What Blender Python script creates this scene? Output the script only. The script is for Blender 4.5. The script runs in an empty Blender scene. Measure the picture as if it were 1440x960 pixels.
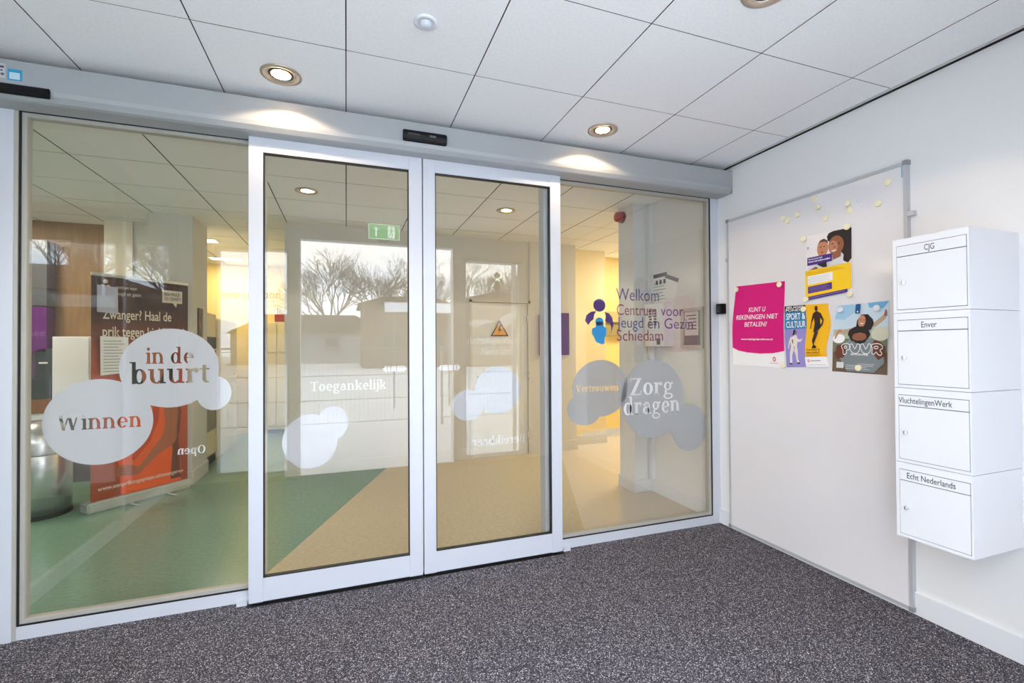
import bpy, bmesh, math, random
from mathutils import Vector, Matrix
random.seed(7)
S = bpy.context.scene
COL = S.collection

# ------------------------------------------------------------------ camera
CAM_Z = 1.366
yaw, pitch, roll = 0.3424, 0.0109, -0.00583
F = Vector((math.sin(yaw)*math.cos(pitch), math.cos(yaw)*math.cos(pitch), math.sin(pitch)))
R0 = Vector((math.cos(yaw), -math.sin(yaw), 0)); U0 = R0.cross(F)
R = R0*math.cos(roll) + U0*math.sin(roll); U = -R0*math.sin(roll) + U0*math.cos(roll)
cd = bpy.data.cameras.new('camera'); cam = bpy.data.objects.new('camera', cd); COL.objects.link(cam)
cam.matrix_world = Matrix(((R.x, U.x, -F.x, 0), (R.y, U.y, -F.y, 0), (R.z, U.z, -F.z, CAM_Z), (0, 0, 0, 1)))
cd.sensor_width = 36; cd.lens = 36*653/1440; cd.clip_start = 0.02
S.camera = cam
# ------------------------------------------------------------------ world: bright broken overcast
w = bpy.data.worlds.new('sky'); S.world = w; w.use_nodes = True
nt = w.node_tree; N = nt.nodes; L = nt.links; bg = N['Background']
tc = N.new('ShaderNodeTexCoord'); mp = N.new('ShaderNodeMapping'); mp.inputs['Scale'].default_value = (1, 1, 2.6)
no = N.new('ShaderNodeTexNoise'); no.inputs['Scale'].default_value = 2.2; no.inputs['Detail'].default_value = 6
cr = N.new('ShaderNodeValToRGB')
cr.color_ramp.elements[0].position = .40; cr.color_ramp.elements[0].color = (.68, .77, .95, 1)
cr.color_ramp.elements[1].position = .62; cr.color_ramp.elements[1].color = (1, .995, .985, 1)
L.new(tc.outputs['Generated'], mp.inputs[0]); L.new(mp.outputs[0], no.inputs['Vector'])
L.new(no.outputs['Fac'], cr.inputs[0]); L.new(cr.outputs[0], bg.inputs[0])
SKY = 7.0
bg.inputs[1].default_value = SKY
# ------------------------------------------------------------------ exposure
v = S.view_settings; v.view_transform = 'Standard'; v.look = 'None'; v.gamma = 1; v.use_curve_mapping = False
v.exposure = 0.32
S.cycles.max_bounces = 12; S.cycles.transparent_max_bounces = 24; S.cycles.glossy_bounces = 6; S.cycles.diffuse_bounces = 6
WARM = (1, .74, .48)

# ------------------------------------------------------------------ materials
def lin(c): return tuple(((x/255)/12.92 if x/255 <= .04045 else ((x/255+.055)/1.055)**2.4) for x in c)
MC = {}
def mat(name, rgb, rough=.5, metal=0, noise=None, bump=None, emit=0, coat=0, spec=.5, stretch=None, alpha=1):
    if name in MC: return MC[name]
    m = bpy.data.materials.new(name); m.use_nodes = True; MC[name] = m
    nt = m.node_tree; b = nt.nodes['Principled BSDF']; c = (*lin(rgb), 1)
    b.inputs['Base Color'].default_value = c; b.inputs['Roughness'].default_value = rough
    b.inputs['Metallic'].default_value = metal; b.inputs['Coat Weight'].default_value = coat
    b.inputs['Specular IOR Level'].default_value = spec; b.inputs['Alpha'].default_value = alpha
    if emit: b.inputs['Emission Color'].default_value = c; b.inputs['Emission Strength'].default_value = emit
    if noise or bump:
        tc = nt.nodes.new('ShaderNodeTexCoord'); mp = nt.nodes.new('ShaderNodeMapping')
        nt.links.new(tc.outputs['Object'], mp.inputs[0])
        if stretch: mp.inputs['Scale'].default_value = stretch
    if noise:
        sc, rgb2, p0, p1, det = noise
        n = nt.nodes.new('ShaderNodeTexNoise'); n.inputs['Scale'].default_value = sc; n.inputs['Detail'].default_value = det
        r = nt.nodes.new('ShaderNodeValToRGB'); r.color_ramp.elements[0].color = (*lin(rgb2), 1); r.color_ramp.elements[1].color = c
        r.color_ramp.elements[0].position = p0; r.color_ramp.elements[1].position = p1
        nt.links.new(mp.outputs[0], n.inputs['Vector']); nt.links.new(n.outputs['Fac'], r.inputs[0]); nt.links.new(r.outputs[0], b.inputs['Base Color'])
    if bump:
        sc, st = bump
        n = nt.nodes.new('ShaderNodeTexNoise'); n.inputs['Scale'].default_value = sc
        bu = nt.nodes.new('ShaderNodeBump'); bu.inputs['Strength'].default_value = st; bu.inputs['Distance'].default_value = .01
        nt.links.new(mp.outputs[0], n.inputs['Vector']); nt.links.new(n.outputs['Fac'], bu.inputs['Height']); nt.links.new(bu.outputs[0], b.inputs['Normal'])
    return m

def glass_mat(name, tint=(1, 1, 1), boost=1.0):
    m = bpy.data.materials.new(name); m.use_nodes = True; nt = m.node_tree; n = nt.nodes; n.clear(); l = nt.links
    out = n.new('ShaderNodeOutputMaterial'); mix = n.new('ShaderNodeMixShader'); tr = n.new('ShaderNodeBsdfTransparent'); gl = n.new('ShaderNodeBsdfGlossy')
    gl.inputs['Roughness'].default_value = 0.0; tr.inputs[0].default_value = (*tint, 1)
    fr = n.new('ShaderNodeFresnel'); geo = n.new('ShaderNodeNewGeometry'); mx = n.new('ShaderNodeMix')
    mx.inputs['A'].default_value = 1.52; mx.inputs['B'].default_value = 1/1.52
    l.new(geo.outputs['Backfacing'], mx.inputs['Factor']); l.new(mx.outputs['Result'], fr.inputs['IOR'])
    mu = n.new('ShaderNodeMath'); mu.operation = 'MULTIPLY'; mu.inputs[1].default_value = boost; mu.use_clamp = True
    l.new(fr.outputs[0], mu.inputs[0]); l.new(mu.outputs[0], mix.inputs[0]); l.new(tr.outputs[0], mix.inputs[1]); l.new(gl.outputs[0], mix.inputs[2])
    l.new(mix.outputs[0], out.inputs[0]); return m

WHITE = mat('white_wall_paint', (229, 229, 230), .6, bump=(60, .03))
IWHITE = mat('interior_wall_paint', (212, 209, 201), .6, bump=(60, .03))
YELLOW = mat('yellow_wall_paint', (232, 208, 132), .6)
TILE = mat('ceiling_tile_white', (242, 242, 243), .8, noise=(90, (235, 236, 237), .3, .6, 4), bump=(400, .05))
JOINT = mat('ceiling_joint_dark', (24, 23, 22), .9)
CARPET = mat('carpet_anthracite', (100, 98, 102), .95, spec=.1)
def speckle(m, scale):
    nt = m.node_tree; b = nt.nodes['Principled BSDF']; l = nt.links
    tc = nt.nodes.new('ShaderNodeTexCoord'); vo = nt.nodes.new('ShaderNodeTexVoronoi'); vo.inputs['Scale'].default_value = scale
    sp = nt.nodes.new('ShaderNodeSeparateColor'); r = nt.nodes.new('ShaderNodeValToRGB'); e = r.color_ramp.elements
    e[0].position = 0; e[0].color = (*lin((36, 34, 39)), 1); e[1].position = 1; e[1].color = (*lin((215, 212, 216)), 1)
    for p, c in ((.45, (68, 65, 71)), (.78, (98, 95, 101)), (.92, (150, 147, 153))): q = e.new(p); q.color = (*lin(c), 1)
    l.new(tc.outputs['Object'], vo.inputs['Vector']); l.new(vo.outputs['Color'], sp.inputs[0]); l.new(sp.outputs[0], r.inputs[0]); l.new(r.outputs[0], b.inputs['Base Color'])
speckle(CARPET, 290)
GREEN = mat('green_linoleum', (126, 160, 142), .2, noise=(34, (110, 144, 126), .3, .72, 8), stretch=(1, 1.6, 1), spec=.4)
TAN = mat('ochre_linoleum', (206, 192, 164), .2, noise=(34, (190, 176, 148), .3, .72, 8), stretch=(1, 1.6, 1), spec=.35)
PALE = mat('pale_linoleum', (214, 204, 192), .2, noise=(34, (206, 195, 181), .3, .72, 8), stretch=(1, 1.6, 1), spec=.35)
ALU = mat('anodised_aluminium', (205, 209, 217), .5, .15)
ALUD = mat('header_aluminium', (163, 166, 168), .5, .15)
ALUB = mat('aluminium_bead', (180, 178, 170), .45, .2)
BLACK = mat('black_rubber', (14, 14, 16), .5)
BLACKP = mat('black_plastic', (12, 12, 14), .5, spec=.25)
STEEL = mat('brushed_steel', (214, 216, 219), .26, .9)
PWHITE = mat('white_powder_coat', (224, 226, 232), .4)
WBOARD = mat('whiteboard_enamel', (226, 224, 227), .12)
CREAM = mat('cream_magnet', (240, 232, 200), .45)
PAPER = mat('white_paper', (240, 240, 240), .6)
INK = mat('dark_ink', (60, 60, 66), .6)
GLASS = glass_mat('door_glass', (.955, .955, .935), 1.5)
GLASSW = glass_mat('window_glass', (.97, .98, .98), 1)
WOOD = mat('brown_wood', (150, 100, 62), .45, noise=(8, (120, 76, 46), .3, .7, 6), stretch=(6, 6, .6))
PAVE = mat('pale_paving', (206, 209, 212), .85, noise=(3, (190, 193, 196), .3, .7, 6))

def vinyl(name, rgb, opacity):
    m = bpy.data.materials.new(name); m.use_nodes = True; nt = m.node_tree; n = nt.nodes; n.clear(); l = nt.links
    out = n.new('ShaderNodeOutputMaterial'); mix = n.new('ShaderNodeMixShader'); tr = n.new('ShaderNodeBsdfTransparent'); df = n.new('ShaderNodeBsdfDiffuse'); ts = n.new('ShaderNodeBsdfTranslucent'); m2 = n.new('ShaderNodeMixShader')
    df.inputs[0].default_value = (*lin(rgb), 1); ts.inputs[0].default_value = (*lin(rgb), 1); m2.inputs[0].default_value = .15
    l.new(df.outputs[0], m2.inputs[1]); l.new(ts.outputs[0], m2.inputs[2]); mix.inputs[0].default_value = opacity
    l.new(tr.outputs[0], mix.inputs[1]); l.new(m2.outputs[0], mix.inputs[2]); l.new(mix.outputs[0], out.inputs[0]); return m
FROST = vinyl('frosted_vinyl', (216, 217, 225), .95)
FROST2 = vinyl('greyish_frosted_vinyl', (196, 200, 209), .72)  # greyer, more see-through vinyl for the right pane
LETV = vinyl('white_letter_vinyl', (246, 246, 250), 1)
FROST3 = vinyl('faint_vinyl', (240, 240, 240), .7)

# ------------------------------------------------------------------ mesh helpers
def link(name, me, m=None, parent=None, mats=None):
    o = bpy.data.objects.new(name, me); COL.objects.link(o)
    for x in (mats or ([m] if m else [])): me.materials.append(x)
    if parent: o.parent = parent
    return o
def empty(name, loc=(0, 0, 0)):
    o = bpy.data.objects.new(name, None); COL.objects.link(o); o.empty_display_size = .1; o.location = loc; return o
def tag(o, label=None, cat=None, group=None, kind=None):
    if label: o['label'] = label
    if cat: o['category'] = cat
    if group: o['group'] = group
    if kind: o['kind'] = kind
    return o
def thing(name, label, cat, loc=(0, 0, 0), group=None): return tag(empty(name, loc), label, cat, group)
def struct(name, label=None, loc=(0, 0, 0)): return tag(empty(name, loc), label, None, None, 'structure')
def obj(name, bm, m=None, parent=None, smooth=False, mats=None):
    """bm is in world coordinates; re-based on the parent."""
    bmesh.ops.recalc_face_normals(bm, faces=bm.faces)
    if parent:
        off = Vector((0, 0, 0)); p = parent
        while p: off += p.location; p = p.parent
        bmesh.ops.translate(bm, verts=bm.verts, vec=-off)
    me = bpy.data.meshes.new(name); bm.to_mesh(me); bm.free()
    if smooth:
        for f in me.polygons: f.use_smooth = True
    return link(name, me, m, parent, mats)
def bx(bm, x0, x1, y0, y1, z0, z1, mi=0):
    vs = [bm.verts.new((x, y, z)) for x in (x0, x1) for y in (y0, y1) for z in (z0, z1)]
    for q in ((0, 1, 3, 2), (4, 6, 7, 5), (0, 4, 5, 1), (2, 3, 7, 6), (0, 2, 6, 4), (1, 5, 7, 3)):
        f = bm.faces.new([vs[i] for i in q]); f.material_index = mi
def box(name, x0, x1, y0, y1, z0, z1, m, parent=None, bevel=0):
    bm = bmesh.new(); bx(bm, x0, x1, y0, y1, z0, z1)
    if bevel: bmesh.ops.bevel(bm, geom=bm.edges[:], offset=bevel, segments=2, affect='EDGES', profile=.7)
    return obj(name, bm, m, parent)
def cyl(bm, p, r, h, axis='z', seg=24, r2=None):
    r2 = r if r2 is None else r2
    M = {'z': Matrix(), 'x': Matrix.Rotation(math.pi/2, 4, 'Y'), 'y': Matrix.Rotation(-math.pi/2, 4, 'X')}[axis]
    bmesh.ops.create_cone(bm, cap_ends=True, segments=seg, radius1=r, radius2=r2, depth=h, matrix=Matrix.Translation(p) @ M @ Matrix.Translation((0, 0, h/2)))
def lathe(bm, c, prof, seg=32, axis='z'):
    rings = []
    for r, z in prof:
        ring = []
        for k in range(seg):
            a = 2*math.pi*k/seg; x, y = r*math.cos(a), r*math.sin(a)
            ring.append(bm.verts.new((c[0]+x, c[1]+y, c[2]+z) if axis == 'z' else (c[0]+z, c[1]+x, c[2]+y)))
        rings.append(ring)
    for a, b in zip(rings, rings[1:]):
        for k in range(seg): bm.faces.new((a[k], a[(k+1) % seg], b[(k+1) % seg], b[k]))
    return rings
def extr_profile(bm, pts, x0, x1):
    """closed (y,z) profile swept along x"""
    a = [bm.verts.new((x0, y, z)) for y, z in pts]; b = [bm.verts.new((x1, y, z)) for y, z in pts]
    bm.faces.new(a); bm.faces.new(b); n = len(pts)
    for i in range(n): bm.faces.new((a[i], a[(i+1) % n], b[(i+1) % n], b[i]))
def plate(name, loops, y0, y1, m, parent=None):
    """closed (x,z) outlines extruded along y"""
    bm = bmesh.new()
    for lp in loops: solid(bm, lp, y0, y1)
    return obj(name, bm, m, parent)
def solid(bm, lp, y0, y1, inner=None):
    n = len(lp)
    a = [bm.verts.new((x, y0, z)) for x, z in lp]; b = [bm.verts.new((x, y1, z)) for x, z in lp]
    for i in range(n): bm.faces.new((a[i], a[(i+1) % n], b[(i+1) % n], b[i]))
    if inner is None: bm.faces.new(a[::-1]); bm.faces.new(b); return
    c = [bm.verts.new((x, y0, z)) for x, z in inner]; d = [bm.verts.new((x, y1, z)) for x, z in inner]
    for i in range(n):
        j = (i+1) % n
        bm.faces.new((c[j], c[i], d[i], d[j])); bm.faces.new((a[j], a[i], c[i], c[j])); bm.faces.new((b[i], b[j], d[j], d[i]))
def ell(cx, cz, rx, rz, n=72): return [(cx+rx*math.cos(2*math.pi*k/n), cz+rz*math.sin(2*math.pi*k/n)) for k in range(n)]
def strip_xz(pts, wd):
    """thick polyline in 2D"""
    lf, rt = [], []
    for i, p in enumerate(pts):
        a = pts[max(i-1, 0)]; b = pts[min(i+1, len(pts)-1)]; dx, dz = b[0]-a[0], b[1]-a[1]; l = math.hypot(dx, dz) or 1
        ww = wd[i] if isinstance(wd, (list, tuple)) else wd
        nx, nz = -dz/l*ww/2, dx/l*ww/2
        lf.append((p[0]+nx, p[1]+nz)); rt.append((p[0]-nx, p[1]-nz))
    return lf + rt[::-1]

# ------------------------------------------------------------------ sans text (built-in font) as mesh on any plane
def text_mesh(s, offset=0, spacing=1, shear=0, align='LEFT'):
    c = bpy.data.curves.new('t', 'FONT'); c.body = s; c.offset = offset; c.space_character = spacing; c.shear = shear; c.resolution_u = 4; c.align_x = align
    o = bpy.data.objects.new('t', c); COL.objects.link(o)
    dg = bpy.context.evaluated_depsgraph_get(); dg.update(); me = bpy.data.meshes.new_from_object(o.evaluated_get(dg))
    bpy.data.objects.remove(o); bpy.data.curves.remove(c); return me
def text_bm(s, u0, u1, v0, vh, f, offset=0, shear=0, mirror=False, cap=True):
    """fit text between u0 and u1, baseline v0, height vh (of a capital); f maps (u,v)->world"""
    me = text_mesh(s, offset, 1, shear)
    xs = [q.co.x for q in me.vertices]; x0, x1 = min(xs), max(xs)
    sx = (u1-u0)/(x1-x0); sz = vh/.69
    bm = bmesh.new(); bm.from_mesh(me); bpy.data.meshes.remove(me)
    for q in bm.verts:
        u = (q.co.x-x0)*sx; u = (u1-u) if mirror else u0+u
        q.co = f(u, v0+q.co.y*sz)
    return bm
def text(name, s, u0, u1, v0, vh, f, m, parent, **k): return obj(name, text_bm(s, u0, u1, v0, vh, f, **k), m, parent)
def fxz(y): return lambda u, v: Vector((u, y, v))
def join_bm(bms):
    o = bmesh.new()
    for b in bms:
        me = bpy.data.meshes.new('x'); b.to_mesh(me); b.free(); o.from_mesh(me); bpy.data.meshes.remove(me)
    return o

# ------------------------------------------------------------------ serif lettering drawn by hand (x-height .5, capital .7)
T, t_, SF = .142, .05, .05
def rc(x0, x1, z0, z1): return ([(x0, z0), (x1, z0), (x1, z1), (x0, z1)], None)
def dg_(x0, z0, x1, z1, w): return ([(x0-w/2, z0), (x0+w/2, z0), (x1+w/2, z1), (x1-w/2, z1)], None)
def ring(cx, cz, rx, rz, T=T, t=t_, n=28):
    return (ell(cx, cz, rx, rz, n), ell(cx, cz, rx-T, rz-t, n))
def arc(cx, cz, rx, rz, a0, a1, T=T, t=t_, n=14):
    o = []; i = []
    for k in range(n+1):
        a = math.radians(a0+(a1-a0)*k/n)
        o.append((cx+rx*math.cos(a), cz+rz*math.sin(a))); i.append((cx+(rx-T)*math.cos(a), cz+(rz-t)*math.sin(a)))
    return (o + i[::-1], None)
def st(x, z0, z1, bot=True, top=False, tl=False):
    g = [rc(x, x+T, z0, z1)]
    if bot: g.append(rc(x-.055, x+T+.055, z0, z0+SF))
    if top: g.append(rc(x-.055, x+T+.055, z1-SF, z1))
    if tl: g.append(([(x-.07, z1-SF), (x+.02, z1-SF-.02), (x+.02, z1), (x-.07, z1-.01)], None))
    return g
def dot(x, z, r=.075): return (ell(x, z, r, r, 16), None)
GL = {
 'i': (.28, st(.075, 0, .5, tl=True)+[dot(.137, .65)]),
 'l': (.28, st(.075, 0, .75, tl=True)),
 'j': (.28, [rc(.09, .09+T, -.05, .5), rc(.02, .1, .455, .5), dot(.152, .65), arc(.055, -.05, .16, .15, -80, 0), dot(.04, -.16, .05)]),
 'n': (.62, st(.075, 0, .5, tl=True)+[arc(.305, .30, .215, .21, 0, 140), rc(.395, .395+T, 0, .32), rc(.34, .575, 0, SF)]),
 'h': (.62, st(.075, 0, .75, tl=True)+[arc(.305, .30, .215, .21, 0, 140), rc(.395, .395+T, 0, .32), rc(.34, .575, 0, SF)]),
 'u': (.62, [rc(.075, .2, .2, .5), rc(.005, .1, .455, .5), arc(.29, .2, .215, .21, 180, 325), rc(.395, .52, 0, .5), rc(.33, .42, .455, .5), rc(.5, .59, 0, SF)]),
 'r': (.46, st(.075, 0, .5, tl=True)+[arc(.34, .32, .2, .19, 70, 165, T=.09), dot(.37, .43, .07)]),
 'd': (.62, [ring(.265, .25, .225, .26), rc(.375, .5, 0, .75), rc(.3, .4, .705, .75), rc(.48, .57, 0, SF)]),
 'b': (.60, [ring(.335, .25, .225, .26), rc(.095, .22, 0, .75), rc(.02, .12, .705, .75)]),
 'p': (.62, [ring(.345, .25, .225, .26), rc(.095, .22, -.2, .5), rc(.02, .12, .455, .5), rc(.04, .28, -.22, -.18)]),
 'o': (.56, [ring(.28, .25, .24, .26)]),
 'e': (.54, [arc(.28, .25, .24, .26, 0, 318), rc(.13, .5, .235, .28), ([(.395, .235), (.52, .235), (.52, .27), (.395, .27)], None)]),
 'a': (.56, [rc(.32, .32+T, .06, .36), arc(.27, .33, .175, .18, 0, 150), dot(.14, .38, .06), arc(.24, .15, .19, .16, 0, 360, T=.11), rc(.42, .54, 0, SF)]),
 'g': (.56, [ring(.25, .33, .19, .18, T=.105), ring(.27, -.09, .24, .13, T=.08, t=.05), rc(.1, .2, .0, .16), dot(.47, .45, .055), rc(.36, .46, .43, .47)]),
 't': (.40, [rc(.12, .245, .1, .62), rc(.02, .36, .455, .5), arc(.28, .13, .16, .14, 180, 300)]),
 'k': (.62, st(.075, 0, .75, tl=True)+[dg_(.22, .2, .45, .47, .07), dg_(.48, .03, .3, .3, .14), rc(.33, .55, .455, .5), rc(.36, .62, 0, SF)]),
 'v': (.56, [dg_(.28, 0, .12, .48, .14), dg_(.28, 0, .44, .48, .06), rc(.01, .25, .455, .5), rc(.34, .55, .455, .5)]),
 'w': (.82, [dg_(.25, 0, .12, .48, .13), dg_(.25, 0, .40, .48, .06), dg_(.54, 0, .40, .48, .13), dg_(.54, 0, .69, .48, .06), rc(.01, .24, .455, .5), rc(.59, .8, .455, .5)]),
 'z': (.50, [rc(.04, .46, 0, .05), rc(.04, .46, .45, .5), dg_(.12, .03, .37, .47, .15), rc(.42, .46, 0, .14), rc(.04, .08, .36, .5)]),
 'W': (1.02, [dg_(.3, 0, .14, .68, .14), dg_(.3, 0, .5, .68, .06), dg_(.68, 0, .5, .68, .14), dg_(.68, 0, .87, .68, .06), rc(.01, .28, .655, .7), rc(.76, 1.0, .655, .7)]),
 'V': (.74, [dg_(.37, 0, .15, .68, .15), dg_(.37, 0, .58, .68, .06), rc(.01, .29, .655, .7), rc(.47, .72, .655, .7)]),
 'Z': (.62, [rc(.04, .58, 0, .05), rc(.04, .58, .65, .7), dg_(.13, .03, .48, .67, .16), rc(.54, .58, 0, .18), rc(.04, .08, .52, .7)]),
 'T': (.66, [rc(.27, .395, 0, .7), rc(.03, .635, .65, .7), rc(.18, .48, 0, SF), rc(.03, .07, .54, .7), rc(.595, .635, .54, .7)]),
 'O': (.76, [ring(.38, .35, .34, .36, T=.14)]),
 'B': (.66, [rc(.1, .225, 0, .7), rc(.03, .36, .655, .7), rc(.03, .38, 0, .045), rc(.2, .36, .34, .385), arc(.34, .52, .22, .18, -90, 90), arc(.36, .19, .25, .19, -90, 90)]),
 'H': (.80, st(.09, 0, .7, True, True)+st(.58, 0, .7, True, True)+[rc(.2, .6, .33, .375)]),
 ' ': (.26, []), '-': (.34, [rc(.05, .29, .2, .27)]),
}
def serif_bm(s, u0, u1, v0, xh, y0, y1, mirror=False):
    W = sum(GL[c][0] for c in s); sx = (u1-u0)/W; sz = xh/.5; bm = bmesh.new(); x = 0
    def m(p): u = (x+p[0])*sx; return ((u1-u) if mirror else (u0+u), v0+p[1]*sz)
    for c in s:
        for lp, inn in GL[c][1]: solid(bm, [m(p) for p in lp], y0, y1, [m(p) for p in inn] if inn else None)
        x += GL[c][0]
    return bm
def serif(name, s, u0, u1, v0, xh, y, m, parent, mirror=False): return obj(name, serif_bm(s, u0, u1, v0, xh, y, y+.0015, mirror), m, parent)
def boolean(base_bm, cut_bm, op='DIFFERENCE'):
    def mk(b):
        bmesh.ops.recalc_face_normals(b, faces=b.faces); me = bpy.data.meshes.new('x'); b.to_mesh(me); b.free(); o = bpy.data.objects.new('x', me); COL.objects.link(o); return o
    A, B = mk(base_bm), mk(cut_bm)
    md = A.modifiers.new('b', 'BOOLEAN'); md.object = B; md.operation = op; md.solver = 'EXACT'; md.use_self = True
    dg = bpy.context.evaluated_depsgraph_get(); dg.update(); me = bpy.data.meshes.new_from_object(A.evaluated_get(dg))
    out = bmesh.new(); out.from_mesh(me)
    for o in (A, B): bpy.data.objects.remove(o)
    bpy.data.meshes.remove(me); return out
def blob(name, circles, y, m, parent, cut=None):
    """vinyl disc cluster as one thin sheet, with lettering cut out of it"""
    b = bmesh.new(); solid(b, ell(*circles[0]), y, y+.0015)
    for c in circles[1:]:
        q = bmesh.new(); solid(q, ell(*c), y, y+.0015); b = boolean(b, q, 'UNION')
    if cut:
        for args in cut: b = boolean(b, serif_bm(*args, y-.004, y+.006))
    return obj(name, b, m, parent)

# ================================================================== SETTING
YF, YL, XR = 2.85, 2.79, 2.72        # front of fixed frame, front of sliding leaves, right wall
XS = -1.59                           # glazed side screen
YO = 0.27                            # outer facade
H = 2.707
# floors
fl = tag(box('floor', XS, XR, YO-.1, YF+.03, -.05, 0, CARPET), 'anthracite speckled carpet of the entrance porch', kind='structure')
fl2 = struct('floor', 'linoleum floor of the hall behind the glass doors')
def slab(name, pts, m, parent, z0=-.05, z1=0):
    bm = bmesh.new(); a = [bm.verts.new((x, y, z0)) for x, y in pts]; b = [bm.verts.new((x, y, z1)) for x, y in pts]; n = len(pts)
    bm.faces.new(a[::-1]); bm.faces.new(b)
    for i in range(n): bm.faces.new((a[i], a[(i+1) % n], b[(i+1) % n], b[i]))
    return obj(name, bm, m, parent)
g1 = (-.57, 2.88); g2 = (.43, 5.46); g3 = (1.58, 2.88); g4 = (2.60, 5.46)
tag(slab('linoleum_sheet', [(-4.6, YO), (XS, YO), (XS, 2.88), g1, g2, (.43, 8.6), (-4.6, 8.6)], GREEN, fl2), 'green marbled linoleum')
tag(slab('linoleum_sheet', [g1, g3, g4, (2.6, 8.6), (.43, 8.6), g2], TAN, fl2), 'ochre marbled linoleum')
tag(slab('linoleum_sheet', [g3, (5.6, 2.88), (5.6, 8.6), (2.6, 8.6), g4], PALE, fl2), 'pale marbled linoleum')
tag(box('trim_1', -.50, 1.35, 2.782, 2.86, -.04, .004, BLACK), 'dark floor track under the sliding doors', kind='structure')

# ceilings: every tile its own part over a dark joint backing
def tiles(name, label, xs, ys, z, skip=lambda x, y: False, gapx=.005, gapy=.0032):
    root = struct(name, label)
    cache = {}
    for i in range(len(xs)-1):
        for j in range(len(ys)-1):
            if skip((xs[i]+xs[i+1])/2, (ys[j]+ys[j+1])/2): continue
            wx, wy = xs[i+1]-xs[i], ys[j+1]-ys[j]; key = (round(wx, 3), round(wy, 3))
            if key not in cache:
                bm = bmesh.new(); bx(bm, gapx/2, wx-gapx/2, gapy/2, wy-gapy/2, 0, .015)
                bmesh.ops.recalc_face_normals(bm, faces=bm.faces)
                for f_ in bm.faces: f_.material_index = 0 if abs(f_.normal.z) > .5 else 1
                me = bpy.data.meshes.new('ceiling_tile'); bm.to_mesh(me); bm.free(); me.materials.append(TILE); me.materials.append(JOINT); cache[key] = me
            o = bpy.data.objects.new('ceiling_tile', cache[key]); COL.objects.link(o); o.parent = root
            o.location = (xs[i], ys[j], z + random.uniform(0, .0005))
    box('ceiling_grid', xs[0], xs[-1], ys[0], ys[-1], z+.012, z+.05, JOINT, root)
    return root
gx = [XS] + [-1.2+.6*k for k in range(7)] + [2.69]
tiles('ceiling', 'white square tile ceiling of the entrance porch', gx, [YO, .41, 1.01, 1.61, 2.21, 2.83], H)
box('trim_2', 2.69, XR, YO, 2.83, H-.004, H+.03, mat('trim_white', (205, 205, 205), .5)); tag(bpy.data.objects['trim_2'], 'white edge strip where the porch ceiling meets the right wall', kind='structure')
box('trim_3', 2.706, XR, YO, 2.83, H-.0085, H-.004, JOINT); tag(bpy.data.objects['trim_3'], 'dark shadow gap along the right wall', kind='structure')
gx2 = [-4.8+.6*k for k in range(18)]
tiles('ceiling', 'cream lit tile ceiling of the hall behind the glass', gx2, [2.83, 3.41, 4.01, 4.61, 5.21, 5.81, 6.41, 7.01, 7.61, 8.21, 8.81], H, gapx=.008, gapy=.005)
tiles('ceiling', 'tile ceiling beyond the glazed side screen', [-4.8, -4.2, -3.6, -3.0, -2.4, -1.8, XS-.03], [YO, .41, 1.01, 1.61, 2.21, 2.83], H)

# right wall (porch and hall), column, baseboards
tag(box('wall_right', XR, XR+.12, YO-.1, 3.96, 0, H+.05, WHITE), 'white right wall', kind='structure')
tag(box('column', 2.535, XR, 3.71, 3.96, 0, H, WHITE), 'white square column at the end of the hall wall', 'column', kind='structure')
def base(name, x0, x1, y0, y1, label, m=PWHITE, h=.112):
    bm = bmesh.new(); bx(bm, x0, x1, y0, y1, 0, h); o = obj(name, bm, m); tag(o, label, kind='structure'); return o
base('baseboard_right', XR-.012, XR, YO, YF, 'white baseboard of the porch wall')
base('baseboard_right', XR-.012, XR, 2.95, 3.70, 'white baseboard of the hall wall behind the glass')
base('baseboard_right', 2.52, XR, 3.696, 3.712, 'baseboard on the front of the column')
base('baseboard_right', 2.52, 2.537, 3.712, 3.97, 'baseboard on the side of the column')
# pipe / casing in the corner behind the glass
box('trim_4', 2.68, XR, 3.655, 3.70, .12, H, PWHITE); tag(bpy.data.objects['trim_4'], 'white vertical casing beside the column', kind='structure')

# back walls
tag(box('wall_back', -.62, 1.2, 5.46, 5.62, 0, H, IWHITE), 'white partition wall facing the doors', kind='structure')
tag(box('wall_left', -.62, -.50, 5.62, 8.6, 0, H, IWHITE), 'corridor side of the partition wall', kind='structure')
wb = tag(box('wall_back', 1.2, 1.42, 5.53, 5.66, 0, H, IWHITE), 'narrow wall left of the hall door', kind='structure')
tag(box('wall_back', 2.21, 2.87, 5.52, 5.66, 0, H, IWHITE), 'wall right of the hall door', kind='structure')
tag(box('wall_back', 1.42, 2.21, 5.53, 5.66, 1.96, H, IWHITE), 'wall above the hall door', kind='structure')
CRE = mat('cream_wall_paint', (232, 214, 166), .6)
tag(box('wall_back', 2.8, 3.46, 5.76, 5.9, 0, H, CRE), 'cream wall stepping back beside the column', kind='structure')
tag(box('wall_back', 3.4, 5.6, 6.12, 6.25, 0, H, YELLOW), 'yellow wall at the far right', kind='structure')
tag(box('wall_back', -4.7, -.5, 8.5, 8.6, 0, H, YELLOW), 'yellow wall at the end of the kitchen corridor', kind='structure')
tag(box('wall_right', 5.5, 5.6, 3.0, 6.2, 0, H, YELLOW), 'yellow side wall of the far passage', kind='structure')
tag(box('wall_front', XR+.12, 5.6, 3.8, 3.96, 0, H, IWHITE), 'wall behind the column', kind='structure')
tag(box('wall_left', -4.7, -4.6, YO, 8.6, 0, H, IWHITE), 'far left wall of the hall', kind='structure')
tag(box('wall_back', -2.37, -1.83, 5.95, 6.06, 0, H, IWHITE), 'white wall behind the roll-up banner', kind='structure')
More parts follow.
